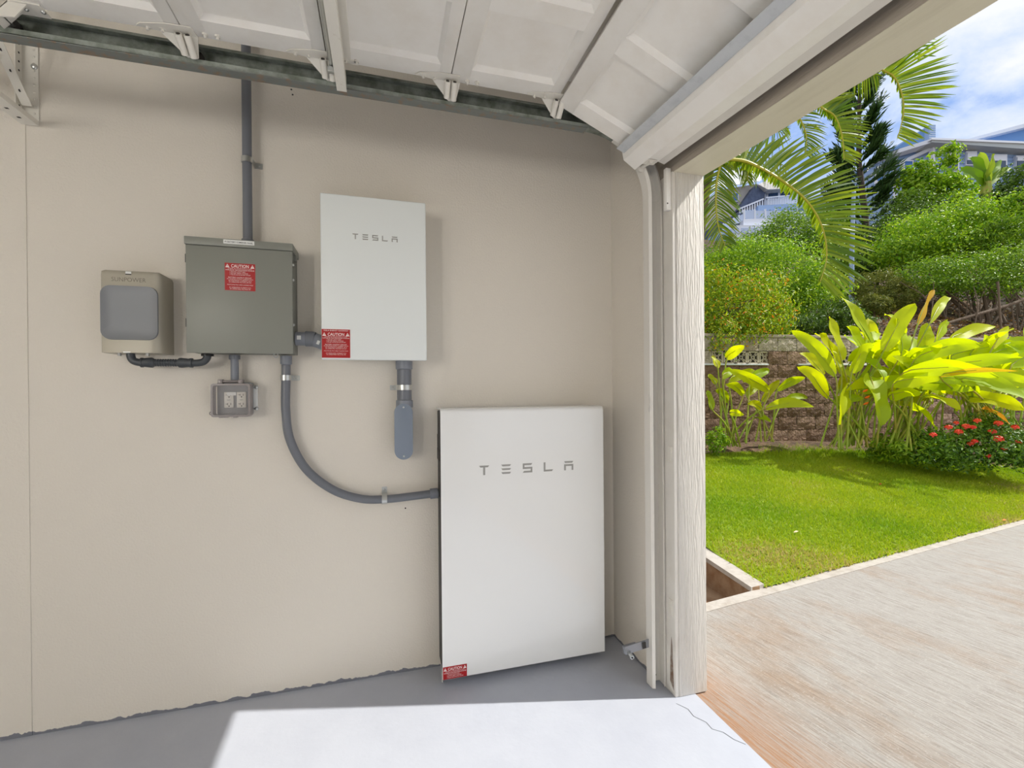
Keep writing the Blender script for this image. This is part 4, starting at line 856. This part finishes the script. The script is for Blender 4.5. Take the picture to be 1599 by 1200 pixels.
for (px, py) in ((1353, 612), (1356, 622), (1354, 632)):
    c = at(px, py, 5.75); MB().tube([c-AR*.045, c-AR*.01+AU*.012, c+AR*.02+AU*.03], [.006, .016, .003], 6).build('flower_bract', M['bract'], hb_)

# ------------------------------------------------------------------ red-flowered bush and low undergrowth
def lowbase(px, py, D): return at(px, py, D)[2]
ib = shrub('flowering_bush', 'low dark green bush dotted with red flower heads at the lawn edge', 'bush', [bl(1510, 698, 5.55, 60, 30), bl(1560, 690, 5.5, 50, 36), bl(1470, 706, 5.6, 40, 20), bl(1600, 700, 5.45, 40, 30)], 7000, .05, 'leaf_ixora', base=lowbase(1530, 735, 5.5), aspect=.45, stem=False)
flp = [(1481, 668, 8), (1497, 675, 9), (1508, 667, 9), (1519, 668, 7), (1457, 680, 8), (1526, 658, 8), (1559, 662, 9), (1515, 694, 7), (1558, 687, 12), (1568, 701, 7), (1549, 675, 9), (1544, 713, 6), (1493, 661, 6), (1522, 690, 7), (1585, 668, 8), (1590, 692, 8)]
for px, py, r_ in flp:
    c = at(px, py, 5.22 + random.uniform(-.05, .1)); k = 5.2/FPX*r_; n = 26; d = rng.normal(size=(n, 3)); d[:, 2] = abs(d[:, 2])*.8; d -= np.array(AF)*.5; d /= np.linalg.norm(d, axis=1, keepdims=True)
    mb = MB()
    for q in d:
        p0 = c + q*k*.5; s1 = np.cross(q, [.3, .2, 1]); s1 /= np.linalg.norm(s1); s2 = np.cross(q, s1); h = k*.42
        mb.add([p0-s1*h, p0+s2*h*.6, p0+s1*h, p0-s2*h*.6], [(0, 1, 2, 3)])
    mb.add([c-AR*k*.5, c+AU*k*.5, c+AR*k*.5, c-AU*k*.5], [(0, 1, 2, 3)]); mb.build('flower_head', M['petal'], ib, smooth=False)
shrub('ground_fern', 'tuft of bright low foliage left of the red flower bush', 'plant', [bl(1425, 695, 5.9, 45, 22), bl(1390, 702, 5.9, 30, 16)], 2600, .07, 'leaf_bright', stem=False, base=lowbase(1420, 712, 5.9), aspect=.25)
shrub('ground_fern', 'fine light green weed tuft at the foot of the clump nearest the post', 'plant', [bl(1118, 690, 6.1, 14, 22)], 900, .05, 'leaf_bright', stem=False, base=lowbase(1118, 705, 6.1), aspect=.3)

# ------------------------------------------------------------------ trees and shrubs on the bank behind the wall
shrub('colourful_shrub', 'shrub with mixed green and orange leaves overhanging the wall beside the post', 'shrub', [bl(1140, 480, 7.3, 45, 52), bl(1185, 470, 7.4, 40, 42), bl(1215, 495, 7.4, 26, 34), bl(1130, 530, 7.0, 30, 30), bl(1165, 515, 7.2, 38, 26), bl(1105, 470, 7.2, 30, 60)], 12500, .058, 'leaf_orange', aspect=.38, droop=.9, clump=.3, nstem=4)
shrub('round_tree', 'rounded bright green tree behind the mixed orange shrub', 'tree', [bl(1215, 430, 9.5, 68, 46), bl(1160, 420, 9.6, 50, 40), bl(1265, 455, 9.4, 46, 34), bl(1230, 475, 9.3, 52, 28), bl(1120, 440, 9.8, 40, 40)], 27000, .058, 'leaf_bright', aspect=.5, clump=.2, nstem=4)
shrub('tall_hedge', 'deeper green hedge between the left house and the rounded tree', 'hedge', [bl(1130, 404, 14, 40, 24), bl(1190, 394, 14, 44, 28), bl(1235, 365, 14, 44, 34), bl(1280, 365, 14, 32, 36), bl(1290, 410, 13.5, 36, 34), bl(1160, 412, 13.5, 50, 24)], 20000, .078, 'leaf_mid', nstem=4)
shrub('shade_shrub', 'dark leafy undergrowth just above the wall cap under the rounded tree', 'shrub', [bl(1255, 505, 8.2, 38, 22), bl(1295, 495, 8.3, 34, 28), bl(1235, 510, 8.0, 24, 14), bl(1330, 505, 8.2, 30, 24)], 4000, .085, 'leaf_dark', base=1.95, aspect=.28)
for i, (px, py, r_) in enumerate(((1367, 448, 30), (1400, 462, 24), (1365, 478, 20))):
    D = 10.2-.25*i; shrub('cypress_puff', ['largest of the three dark rounded needle shrubs, beside the pole foot', 'rightmost of the three dark rounded needle shrubs', 'lowest of the three dark rounded needle shrubs'][i], 'shrub', [bl(px, py, D, r_, r_*.8)], 4500, .09, 'leaf_cyp', group='needle shrubs on the bank', aspect=.12, clump=.16, fill=.25, nstem=2, up=.8)
shrub('spreading_shrub', 'flat-topped spreading shrub with bare stems below, at the right edge of the bank', 'shrub', [bl(1450, 430, 10, 42, 22), bl(1510, 425, 10, 50, 24), bl(1575, 415, 10, 50, 28), bl(1540, 445, 9.8, 50, 18), bl(1620, 420, 10, 50, 30), bl(1470, 450, 9.8, 36, 14)], 15000, .06, 'leaf_mid', nstem=9, up=.8)
shrub('bank_shrub', 'bright glossy shrub in the middle of the right-hand bank', 'shrub', [bl(1430, 375, 12.2, 46, 40), bl(1490, 360, 12.2, 52, 40), bl(1540, 355, 12.3, 44, 38), bl(1500, 395, 11.8, 60, 26), bl(1400, 400, 12, 32, 26)], 22000, .075, 'leaf_bright', nstem=5)
shrub('bank_shrub', 'dark green tangle of shrubs behind the pole', 'shrub', [bl(1380, 390, 14, 44, 46), bl(1340, 420, 13.5, 34, 36), bl(1420, 345, 14.5, 40, 40), bl(1300, 440, 12.8, 30, 40)], 14000, .085, 'leaf_dark', nstem=4)
shrub('bank_shrub', 'palm-like bright fern crown right of centre on the bank', 'shrub', [bl(1570, 370, 11, 40, 28)], 2600, .16, 'leaf_mid', aspect=.12, nstem=2, droop=.6)
shrub('airy_tree', 'slim airy tree with pale green tufts in front of the blue house', 'tree', [bl(1470, 248, 16, 22, 14), bl(1455, 285, 16, 32, 26), bl(1432, 272, 16, 18, 16), bl(1480, 300, 16, 34, 24), bl(1425, 305, 16, 26, 24), bl(1460, 330, 15.8, 46, 24)], 5600, .15, 'leaf_bright', nstem=6, clump=.26)
shrub('bank_tree', 'dark leaning hedge tree at the far right below the blue house', 'tree', [bl(1580, 320, 14, 34, 32), bl(1610, 300, 14, 40, 44), bl(1555, 325, 14, 28, 22)], 6000, .11, 'leaf_dark', nstem=3)
shrub('bank_tree', 'small bright green tree at the right picture edge', 'tree', [bl(1598, 318, 11.5, 22, 30), bl(1600, 350, 11.5, 26, 22)], 2600, .09, 'leaf_bright', nstem=2)
shrub('bank_shrub', 'broad green shrub on the bank beyond the right picture edge', 'shrub', [bl(1760, 400, 11, 90, 70), bl(1900, 380, 12, 110, 80), bl(1700, 330, 14, 80, 60)], 12000, .11, 'leaf_mid', nstem=4)
# banana-like plant in front of the blue house
bp_ = thing('banana_plant', at(1540, 345, 14), 'banana plant with ragged upright leaves in front of the blue house', 'plant')
for tx, ty, w in ((1512, 246, 20), (1552, 240, 20), (1578, 262, 14), (1530, 238, 16), (1500, 262, 16), (1565, 250, 16), (1545, 262, 22), (1520, 268, 20)):
    broad_leaf(bp_, at(1540+random.uniform(-4, 4), 290, 14), at(tx, ty, 14+random.uniform(-.6, .6)), w*14/FPX, None, random.uniform(.05, .2), 'leaf_banana', random.uniform(-.7, .7))
MB().tube([at(1540, 350, 14), at(1541, 320, 14), at(1540, 285, 14)], [.2, .17, .12], 8).build('trunk', M['stalk'], bp_)
# bare branches and stems under the spreading shrub
tb_ = thing('bare_branches', at(1540, 515, 9.2), 'tangle of bare grey branches below the spreading shrub', 'branches')
for i in range(16):
    x = random.uniform(1430, 1610); y = random.uniform(470, 515); D = random.uniform(9, 9.7)
    pts = [at(x, 520, D), at(x+random.uniform(-12, 12), y-10, D+.1), at(x+random.uniform(-40, 40), 440+random.uniform(-10, 10), D+.3)]
    MB().tube(spline(pts, 4), list(np.linspace(.018, .006, 9)), 6).build('branch', M['bark'], tb_)
MB().tube(spline([at(1480, 505, 9.1), at(1530, 490, 9.1), at(1580, 475, 9.2), at(1630, 455, 9.2)], 4), .03, 7).build('branch', M['bark'], tb_)
MB().tube([at(1566, 560, 8.6), at(1558, 440, 8.6)], .018, 7).build('branch', M['bark'], tb_)
# conifer
pn = thing('conifer_tree', at(1358, 425, 17), 'dark conifer with upswept needle branches between the two houses', 'tree')
k = 17/FPX
MB().tube([at(1358, 430, 17), at(1350, 330, 17), at(1341, 250, 17), at(1342, 150, 17), at(1340, 60, 17)], [.13, .11, .085, .06, .03], 9).build('trunk', M['darkbark'], pn)
def needle_branch(p0, p1, n=420):
    P0, P1 = np.array(p0), np.array(p1); t = rng.random(n)**.45; ax = P1-P0; l = np.linalg.norm(ax)
    cen = P0 + ax*t[:, None] + np.array([0, 0, 1])*(.22*l*t**2)[:, None]; d = rng.normal(size=(n, 3)); d /= np.linalg.norm(d, axis=1, keepdims=True)
    wdt = .24*(.15+t**2)[:, None]; P = cen + d*wdt*rng.random((n, 1)); T_ = d*.6 + ax/l*1.0 + np.array([0, 0, .4]); N_ = np.cross(T_, rng.normal(size=(n, 3)))
    N_ /= np.linalg.norm(N_, axis=1, keepdims=True); br_ = leaves(P, N_, T_, .3, .16, M['leaf_pine'], 'needle_branch', pn)
random.seed(11)
for i in range(70):
    y = 90 + 330*(i/69)**.9; side = -1 if i % 2 else 1; half = 24 + 46*((y-100)/300); x0 = np.interp(y, [60, 150, 250, 330, 430], [1340, 1342, 1341, 1350, 1358])
    D = 17 + random.uniform(-1.2, 1.2); xx = x0 + side*half*random.uniform(.55, 1.05)
    needle_branch(at(x0, y+10, 17), at(xx, y-random.uniform(6, 22), D), 230)
# street-light pole
pl = thing('lamp_pole', at(1333, 470, 11), 'slim grey-blue pole rising between the palm frond and the conifer', 'pole')
MB().tube([at(1330, 475, 11), at(1330, 400, 11), at(1333, 300, 11)], [.055, .05, .04], 12).build('shaft', M['pole'], pl)
MB().tube([at(1333, 301, 11), at(1333, 297, 11)], [.048, .02], 12).build('cap', M['pole'], pl)
MB().box(*[v for c_ in zip(at(1330, 475, 11)-np.array([.14, .14, .3]), at(1330, 475, 11)+np.array([.14, .14, .05])) for v in c_]).build('base_plate', M['pole'], pl)

# ------------------------------------------------------------------ palms whose fronds droop past the header
def frond(parent, pts, side, n=46, ll=.55, w=.032, droop=.35, both=(1., .8), fwd=.35, ml='leaf_palm', sym=False):
    R_ = spline(pts, 8); m_ = len(R_); L_ = np.array(R_)
    fr_ = MB().tube(R_, list(np.linspace(.022, .005, m_)), 6).build('frond', M['rachis'], parent)
    V, F, Tn = [], [], []; side = np.array(side, float); side /= np.linalg.norm(side)
    for s_i, sc in zip((1, -1), both):
        for i in range(n):
            t = (i+.5+random.uniform(-.2, .2))/n; f = t*(m_-1); a = int(f); p = L_[a]*(1-f+a) + L_[min(a+1, m_-1)]*(f-a)
            tg = L_[min(a+1, m_-1)]-L_[max(a-1, 0)]; tg /= np.linalg.norm(tg); sd = side - tg*(side@tg); sd /= np.linalg.norm(sd)+1e-9; bn = np.cross(tg, sd)
            d = sd*(1 if s_i > 0 else .25) + bn*(.35 if s_i > 0 else 1.0)*(1 if s_i > 0 else random.uniform(-1, -.7)) + tg*(fwd+.35*t) + rng.normal(size=3)*.07
            if sym: d = s_i*sd + bn*.2 + tg*(fwd+.35*t) + rng.normal(size=3)*.08
            d /= np.linalg.norm(d)
            l = ll*sc*(math.sin(math.pi*(.12+.83*t))**.55)*random.uniform(.88, 1.08); wn = tg + rng.normal(size=3)*.3; wn = wn - d*(wn@d); wn /= np.linalg.norm(wn)
            b0 = len(V); ns = 4
            for q in range(ns+1):
                u_ = q/ns; c = p + d*l*u_ - np.array([0, 0, 1])*droop*l*u_**2; hw = w*.5*(.55+1.2*u_)*(1-u_)**.6 if u_ < 1 else .001
                V += [c-wn*hw, c+wn*hw]
            F += [(b0+2*q, b0+2*q+1, b0+2*q+3, b0+2*q+2) for q in range(ns)]; Tn += [random.random()]*(2*(ns+1))
    V = np.array(V)-np.array(ORG[parent.name]); me = foreach_mesh('leaflets', V, np.array(F), np.array(Tn), M[ml]); o = link('leaflets', me, None, fr_, kind='stuff'); return fr_
def P3(l, D): return [at(x, y, D+(dd[0] if dd else 0)) for x, y, *dd in l]
pa = thing('palm_tree', at(1086, 690, 6.6), 'lower palm by the post with a large frond arching right and down', 'palm')
MB().tube(spline([at(1086, 695, 6.6), at(1082, 560, 6.6), at(1090, 400, 6.5), at(1108, 268, 6.3), at(1126, 246, 6.2)], 6), list(np.linspace(.075, .05, 25)), 12).build('trunk', M['palmtrunk'], pa)
frond(pa, P3([(1126, 248), (1160, 251), (1183, 260), (1207, 273), (1228, 287), (1251, 305), (1269, 326), (1282, 350), (1290, 380), (1290, 410), (1281, 440)], 6.0), AR*1.0+AU*.10+AF*.2, 92, .80, .044, .14, (1., .22), .2)
frond(pa, P3([(1126, 248), (1124, 262), (1119, 285), (1118, 320), (1122, 355), (1132, 384)], 6.1), AR*1.0-AF*.2, 46, .36, .03, .3, (1, .8), .55, sym=True)
frond(pa, P3([(1126, 246), (1142, 240), (1158, 246), (1166, 262), (1168, 285)], 6.3), AR*1.0+AF*.2, 36, .26, .028, .45, (.7, 1), .5, sym=True)
frond(pa, P3([(1126, 246), (1110, 236), (1098, 250), (1090, 290)], 6.1), -AR, 24, .4, .03, .5, (1, 1), .4)
frond(pa, P3([(1126, 246), (1150, 238), (1190, 242), (1230, 262)], 7.0), AR*.3-AU, 26, .34, .026, .6, (1, .6), .4)
pb = thing('palm_tree', at(1070, 690, 7.4), 'taller palm whose fronds hang from behind the header against the sky', 'palm')
MB().tube(spline([at(1070, 690, 7.4), at(1072, 480, 7.4), at(1090, 280, 7.3), at(1140, 100, 7.1), at(1180, 20, 7.0)], 6), list(np.linspace(.08, .05, 25)), 12).build('trunk', M['palmtrunk'], pb)
frond(pb, P3([(1180, 20), (1260, 40), (1340, 85), (1376, 108), (1396, 120), (1408, 146), (1411, 176), (1402, 216)], 6.6), AR*1.0+AU*.15-AF*.2, 86, .66, .040, .10, (1., .2), .15)
frond(pb, P3([(1180, 20), (1220, 70), (1255, 130), (1281, 166), (1303, 181), (1315, 212), (1318, 250)], 6.7), AR*1.0+AU*.2+AF*.2, 76, .52, .038, .15, (1., .25), .2)
frond(pb, P3([(1180, 20), (1205, 90), (1230, 150), (1250, 187), (1259, 212), (1258, 240)], 6.9), AR*1.0+AF*.2, 64, .36, .028, .3, (1., .25), .3)
frond(pb, P3([(1180, 20), (1170, 110), (1185, 180), (1210, 205), (1228, 198)], 7.2), -AU*1.0+AR*.3, 30, .34, .028, .4, (1., .6), .3)
frond(pb, P3([(1180, 20), (1240, 50), (1300, 95), (1345, 112), (1374, 118)], 7.1), -AU*1.0+AR*.4, 40, .36, .028, .4, (1., .5), .3)
frond(pb, P3([(1180, 20), (1240, -20), (1330, -10), (1400, 40), (1440, 90)], 6.9), AR+AU*.3, 46, .5, .034, .2, (1., .5), .2)
frond(pb, P3([(1180, 20), (1120, -10), (1060, 30), (1030, 110)], 7.2), -AR+AU*.2, 36, .5, .034, .3, (1., .8), .3)

# ------------------------------------------------------------------ houses up the hill
fwd_h = np.array([AF[0], AF[1], 0]); fwd_h /= np.linalg.norm(fwd_h)
def slab(pts, D, th, name, mt, parent, dirv=None):
    P = [at(p[0], p[1], (p[2] if len(p) > 2 else D)) for p in pts]; return MB().prism(P, (fwd_h if dirv is None else np.array(dirv))*th).build(name, M[mt], parent, smooth=False)
hr = thing('blue_house', at(1455, 330, 28), 'blue-grey sided house with deep eaves on the hilltop at right', 'house')
DC, DL, DR = 28., 29.4, 28.9
PL, PC, PR = (1378, 240, 29.7), (1455, 222, 28.), (1680, 232, 29.0)
def bar_px(a, b, name, mt, w=.12, t=.12, par=hr): return MB().bar(at(*a), at(*b), w, t).build(name, M[mt], par, smooth=False)
slab([(1376, 243, 29.8), (1455, 222, 28), (1455, 345, 28), (1376, 345, 29.8)], 0, 7, 'wall_side', 'blue', hr)
slab([(1455, 224, 28.0), (1700, 236, 29.2), (1700, 345, 29.2), (1455, 345, 28.0)], 0, 7, 'wall_front', 'blue', hr)
for i in range(18):      # lap siding boards
    f = 236 + i*6; MB().bar(at(1457, f, 27.97), at(1690, f+6-i*.2, 29.1), .05, .035).build('siding_board', M['blue'], hr, smooth=False)
bar_px((1455.5, 226, 27.9), (1455.5, 345, 27.9), 'corner_board', 'trimw', .22, .2)
bar_px((1398, 240, 29.2), (1398, 345, 29.2), 'corner_board', 'trimw', .16, .16)
slab([(1370, 243, 29.6), (1457, 216, 27.2), (1457, 222, 27.2), (1370, 249, 29.6)], 0, 1.0, 'eave_side', 'trimw', hr)
slab([(1455, 216, 27.2), (1700, 226, 28.4), (1700, 240, 28.4), (1455, 222, 27.2)], 0, 1.2, 'gutter', 'gutter', hr)
slab([(1455, 215, 27.1), (1700, 225, 28.3), (1700, 228, 28.3), (1455, 218, 27.1)], 0, .3, 'gutter_lip', 'trimw', hr)
slab([(1390, 236, 28.8), (1452, 196, 27.9), (1452, 218, 27.9)], 0, 6, 'roof_gable', 'blued', hr)
pr_ = slab([(1451, 195, 27.7), (1461, 195, 27.7), (1461, 218, 27.7), (1451, 218, 27.7)], 0, 5, 'parapet', 'blue', hr)
for i in range(6): MB().bar(at(1451, 199+i*3.2, 27.66), at(1461, 199+i*3.2, 27.66), .03, .012).build('siding_board', M['trimw'], pr_, smooth=False)
slab([(1513, 219, 33), (1600, 195, 33), (1700, 170, 33), (1700, 240, 33), (1513, 224, 33)], 0, 6, 'upper_gable', 'blued', hr)
slab([(1508, 218, 32.5), (1600, 193, 32.5), (1700, 167, 32.5), (1700, 173, 32.5), (1600, 199, 32.5), (1508, 222, 32.5)], 0, 7, 'upper_roof_fascia', 'trimw', hr)
bar_px((1404, 256, 29.05), (1453, 233, 27.9), 'trim_board', 'trimw', .16, .2)
def window(x0, x1, y0, y1, D, gl, par=hr, fr_=.09, name='window', half=None):
    w = slab([(x0-2, y0-2, D), (x1+2, y0-2, D), (x1+2, y1+2, D), (x0-2, y1+2, D)], D, .2, name, 'trimw', par)
    pn_ = slab([(x0, y0, D-.04), (x1, y0, D-.04), (x1, y1, D-.04), (x0, y1, D-.04)], D, .1, 'pane', gl, w)
    if half: slab([(x0, y0, D-.06), (x1, y0, D-.06), (x1, half, D-.06), (x0, half, D-.06)], D, .05, 'blind', 'trimw', w)
window(1414, 1425, 252, 278, 28.5, 'glassb'); window(1371, 1380, 272, 284, 29.4, 'glassb')
window(1480, 1496, 237, 266, 28.0, 'glassd', half=250); window(1511, 1524, 238, 256, 28.1, 'glassd', half=250); window(1552, 1571, 243, 262, 28.25, 'glassd', half=251); window(1589, 1612, 245, 266, 28.4, 'glassd', half=251)
hl = thing('left_house', at(1190, 380, 36), 'grey-roofed house with stacked white balconies seen past the palm', 'house')
slab([(1122, 297), (1183, 287), (1190, 340), (1122, 345)], 36.5, 7, 'gable_wall', 'beige', hl)
slab([(1112, 296, 35.6), (1185, 284, 35.6), (1215, 262, 37), (1130, 268, 38)], 0, .5, 'pale_roof', 'pale', hl, (0, 0, .15))
slab([(1181, 288), (1197, 296), (1192, 310), (1154, 327), (1160, 318)], 35.5, 1.2, 'dark_mansard', 'shingled', hl)
slab([(1184, 288, 35.3), (1213, 275, 36.8), (1250, 285, 36.8), (1252, 293, 35.3), (1199, 296, 35.0)], 0, .8, 'shingle_roof', 'shingle', hl)
slab([(1195, 296), (1262, 292), (1262, 328), (1192, 328)], 36, 6, 'upper_wall', 'trimw', hl)
window(1200, 1215, 300, 310, 35.9, 'glassd', hl); window(1219, 1236, 298, 307, 35.9, 'glassd', hl); window(1145, 1152, 302, 313, 36.3, 'glassb', hl)
for i in range(15): slab([(1199+i*2.7, 309), (1200.1+i*2.7, 309), (1200.1+i*2.7, 320), (1199+i*2.7, 320)], 35.2, .06, 'baluster', 'trimw', hl)
bar_px((1196, 309, 35.2), (1242, 305, 35.2), 'handrail', 'trimw', .1, .08, hl); bar_px((1153, 327, 35), (1192, 311, 35), 'handrail', 'trimw', .1, .1, hl)
for i in range(10): slab([(1155+i*3.9, 327-i*1.6), (1156.2+i*3.9, 327-i*1.6), (1156.2+i*3.9, 336-i*1.3), (1155+i*3.9, 336-i*1.3)], 35.0, .06, 'baluster', 'trimw', hl)
slab([(1184, 321), (1262, 317), (1262, 325), (1184, 329)], 34.8, 1.5, 'deck_fascia', 'blue', hl)
slab([(1160, 328), (1270, 326), (1270, 380), (1160, 380)], 35.2, 6, 'middle_wall', 'blue', hl)
for i in range(7):
    x = 1161.5+i*16.5; slab([(x, 327-i*.3), (x+2.2, 327-i*.3), (x+2.2, 342), (x, 342)], 34.0, .15, 'rail_post', 'trimw', hl)
    slab([(x+2.4, 329), (x+16.2, 329), (x+16.2, 341), (x+2.4, 341)], 34.05, .05, 'glass_panel', 'railglass', hl)
slab([(1161, 342), (1275, 340), (1275, 351), (1161, 352)], 34.0, 1.3, 'balcony_fascia', 'trimw', hl)
for i in range(4):
    x = 1129+i*8.2; y = 357-i*4.4; slab([(x, y-8), (x+1.5, y-8.6), (x+1.5, y+4), (x, y+4.6)], 34.0, .15, 'rail_post', 'trimw', hl); slab([(x+1.6, y-7), (x+8, y-10), (x+8, y-.5), (x+1.6, y+3)], 34.05, .05, 'glass_panel', 'railglass', hl)
slab([(1122, 345), (1165, 330), (1165, 380), (1122, 380)], 34.6, 4, 'dark_lower_wall', 'shingled', hl)
slab([(1140, 352), (1270, 351), (1270, 385), (1140, 385)], 33.6, 2, 'lower_wall', 'trimw', hl)
for i in range(4): slab([(1143+i*15, 356), (1154+i*15, 356), (1154+i*15, 364), (1143+i*15, 364)], 33.55, .2, 'lower_opening', 'railglass', hl)
slab([(1120, 362), (1142, 358), (1142, 390), (1120, 390)], 33.4, 2, 'stair_wall', 'blue', hl)

# ------------------------------------------------------------------ leaf litter on the bank
M['leaf_litter'] = leafmat('dry_litter', srgb(96, 70, 44), srgb(168, 128, 78), .15, None, .7, srgb(120, 140, 40))
ll_ = bpy.data.objects.new('tmp', None); n = 9000; uu = rng.uniform(.2, 12, n); vv_ = .25 + 5*rng.random(n)**1.4
PL_ = WO[None, :] + uu[:, None]*WU[None, :] + vv_[:, None]*WN[None, :]; PL_[:, 2] = 1.88 + .42*vv_ + .18*np.sin(uu*.9+vv_*.7)*np.minimum(1, vv_) + .02*rng.random(n)
NL = rng.normal(size=(n, 3))*.5 + np.array([0, 0, 1]); NL /= np.linalg.norm(NL, axis=1, keepdims=True); TL = rng.normal(size=(n, 3)); TL -= NL*(TL*NL).sum(1, keepdims=True)
ob_ = leaves(PL_, NL, TL, .085, .5, M['leaf_litter'], 'leaf_litter', ll_); ob_.parent = None; bpy.data.objects.remove(ll_)
tag(ob_, 'dry brown leaf litter covering the bank above the block wall', 'leaf litter', None, 'stuff')
# ------------------------------------------------------------------ grass blades, litter
def grass(n, xr, name, hgt, label, along_edge=False):
    x = rng.uniform(*xr, n*2); y0 = np.array([edge_y(v)+.0 for v in x]); y1 = np.array([back_y(v)+.12 for v in x])
    if along_edge: y = y1 - .15 + rng.normal(size=len(x))*.16
    else: y = y0 + (y1-y0)*rng.random(len(x))
    d2 = np.hypot(x-CAM[0], y-CAM[1]); keep = rng.random(len(x)) < np.clip(6/d2, .25, 1); x, y = x[keep][:n], y[keep][:n]; n = len(x)
    z = .006 + SLOPE*np.maximum(0, (x-E0[0])*EN[0] + (y-E0[1])*EN[1]); P = np.stack([x, y, z-.004], 1)
    a = rng.uniform(0, 6.28, n); h = hgt*rng.uniform(.5, 1.3, n); wv_ = np.stack([np.cos(a), np.sin(a), np.zeros(n)], 1)*.0028*(1+d2.mean()*.12); tilt = rng.normal(size=(n, 3))*np.array([.55, .55, 0]); T_ = (tilt+np.array([0, 0, 1]))*h[:, None]
    V = np.stack([P-wv_, P+wv_, P+T_], 1).reshape(-1, 3); i = np.arange(n)*3; F = np.stack([i, i+1, i+2], 1)
    pt = np.sin(x*2.3+1)*np.sin(y*3.1)*.2 + np.sin(x*.9+y*1.7)*.14 + np.sin(x*5.1+y*2)*np.sin(y*6.3-x)*.12; t = np.clip(rng.random(n)*.62+.12+pt, 0, 1)
    edge = np.exp(-((x-E0[0])*EN[0] + (y-E0[1])*EN[1])/.22)*(.4+.6*np.sin(x*3.7)**2) + 1.1*np.exp(-((x-2.75)**2/.18 + (y-.62)**2/.05)); t = np.clip(t + edge*rng.random(n)*.9, 0, 1)
    me = foreach_mesh(name, V, F, np.repeat(t, 3), M['leaf_grass']); return link(name, me, None, None, 'grass', label, None, 'stuff')
grass(210000, (2.365, 10.5), 'grass', .03, 'short mown grass covering the lawn')
grass(3500, (5.2, 9.0), 'long_grass', .08, 'longer grass fringe at the back of the lawn', True)
lm = MB().grid([[(0, -.004, 0), (.012, -.012, .004), (.03, -.01, .008), (.05, 0, .004)], [(0, .004, 0), (.012, .012, .002), (.03, .01, .01), (.05, 0, .004)]])
for px, py, c, lab in ((1240, 836, (226, 205, 160), 'pale dry leaf on the lawn near the kerb'), (1373, 760, (190, 70, 30), 'reddish fallen leaf in the middle of the lawn'), (1566, 817, (206, 130, 60), 'orange dry leaf at the driveway edge')):
    p = G(px, py); o = MB().add([(q[0]+p[0], q[1]+p[1], q[2]+p[2]+.022) for q in lm.v], lm.f).build('fallen_leaf', mat('dry_leaf', srgb(*c), .7), None, cat='leaf', label=lab)
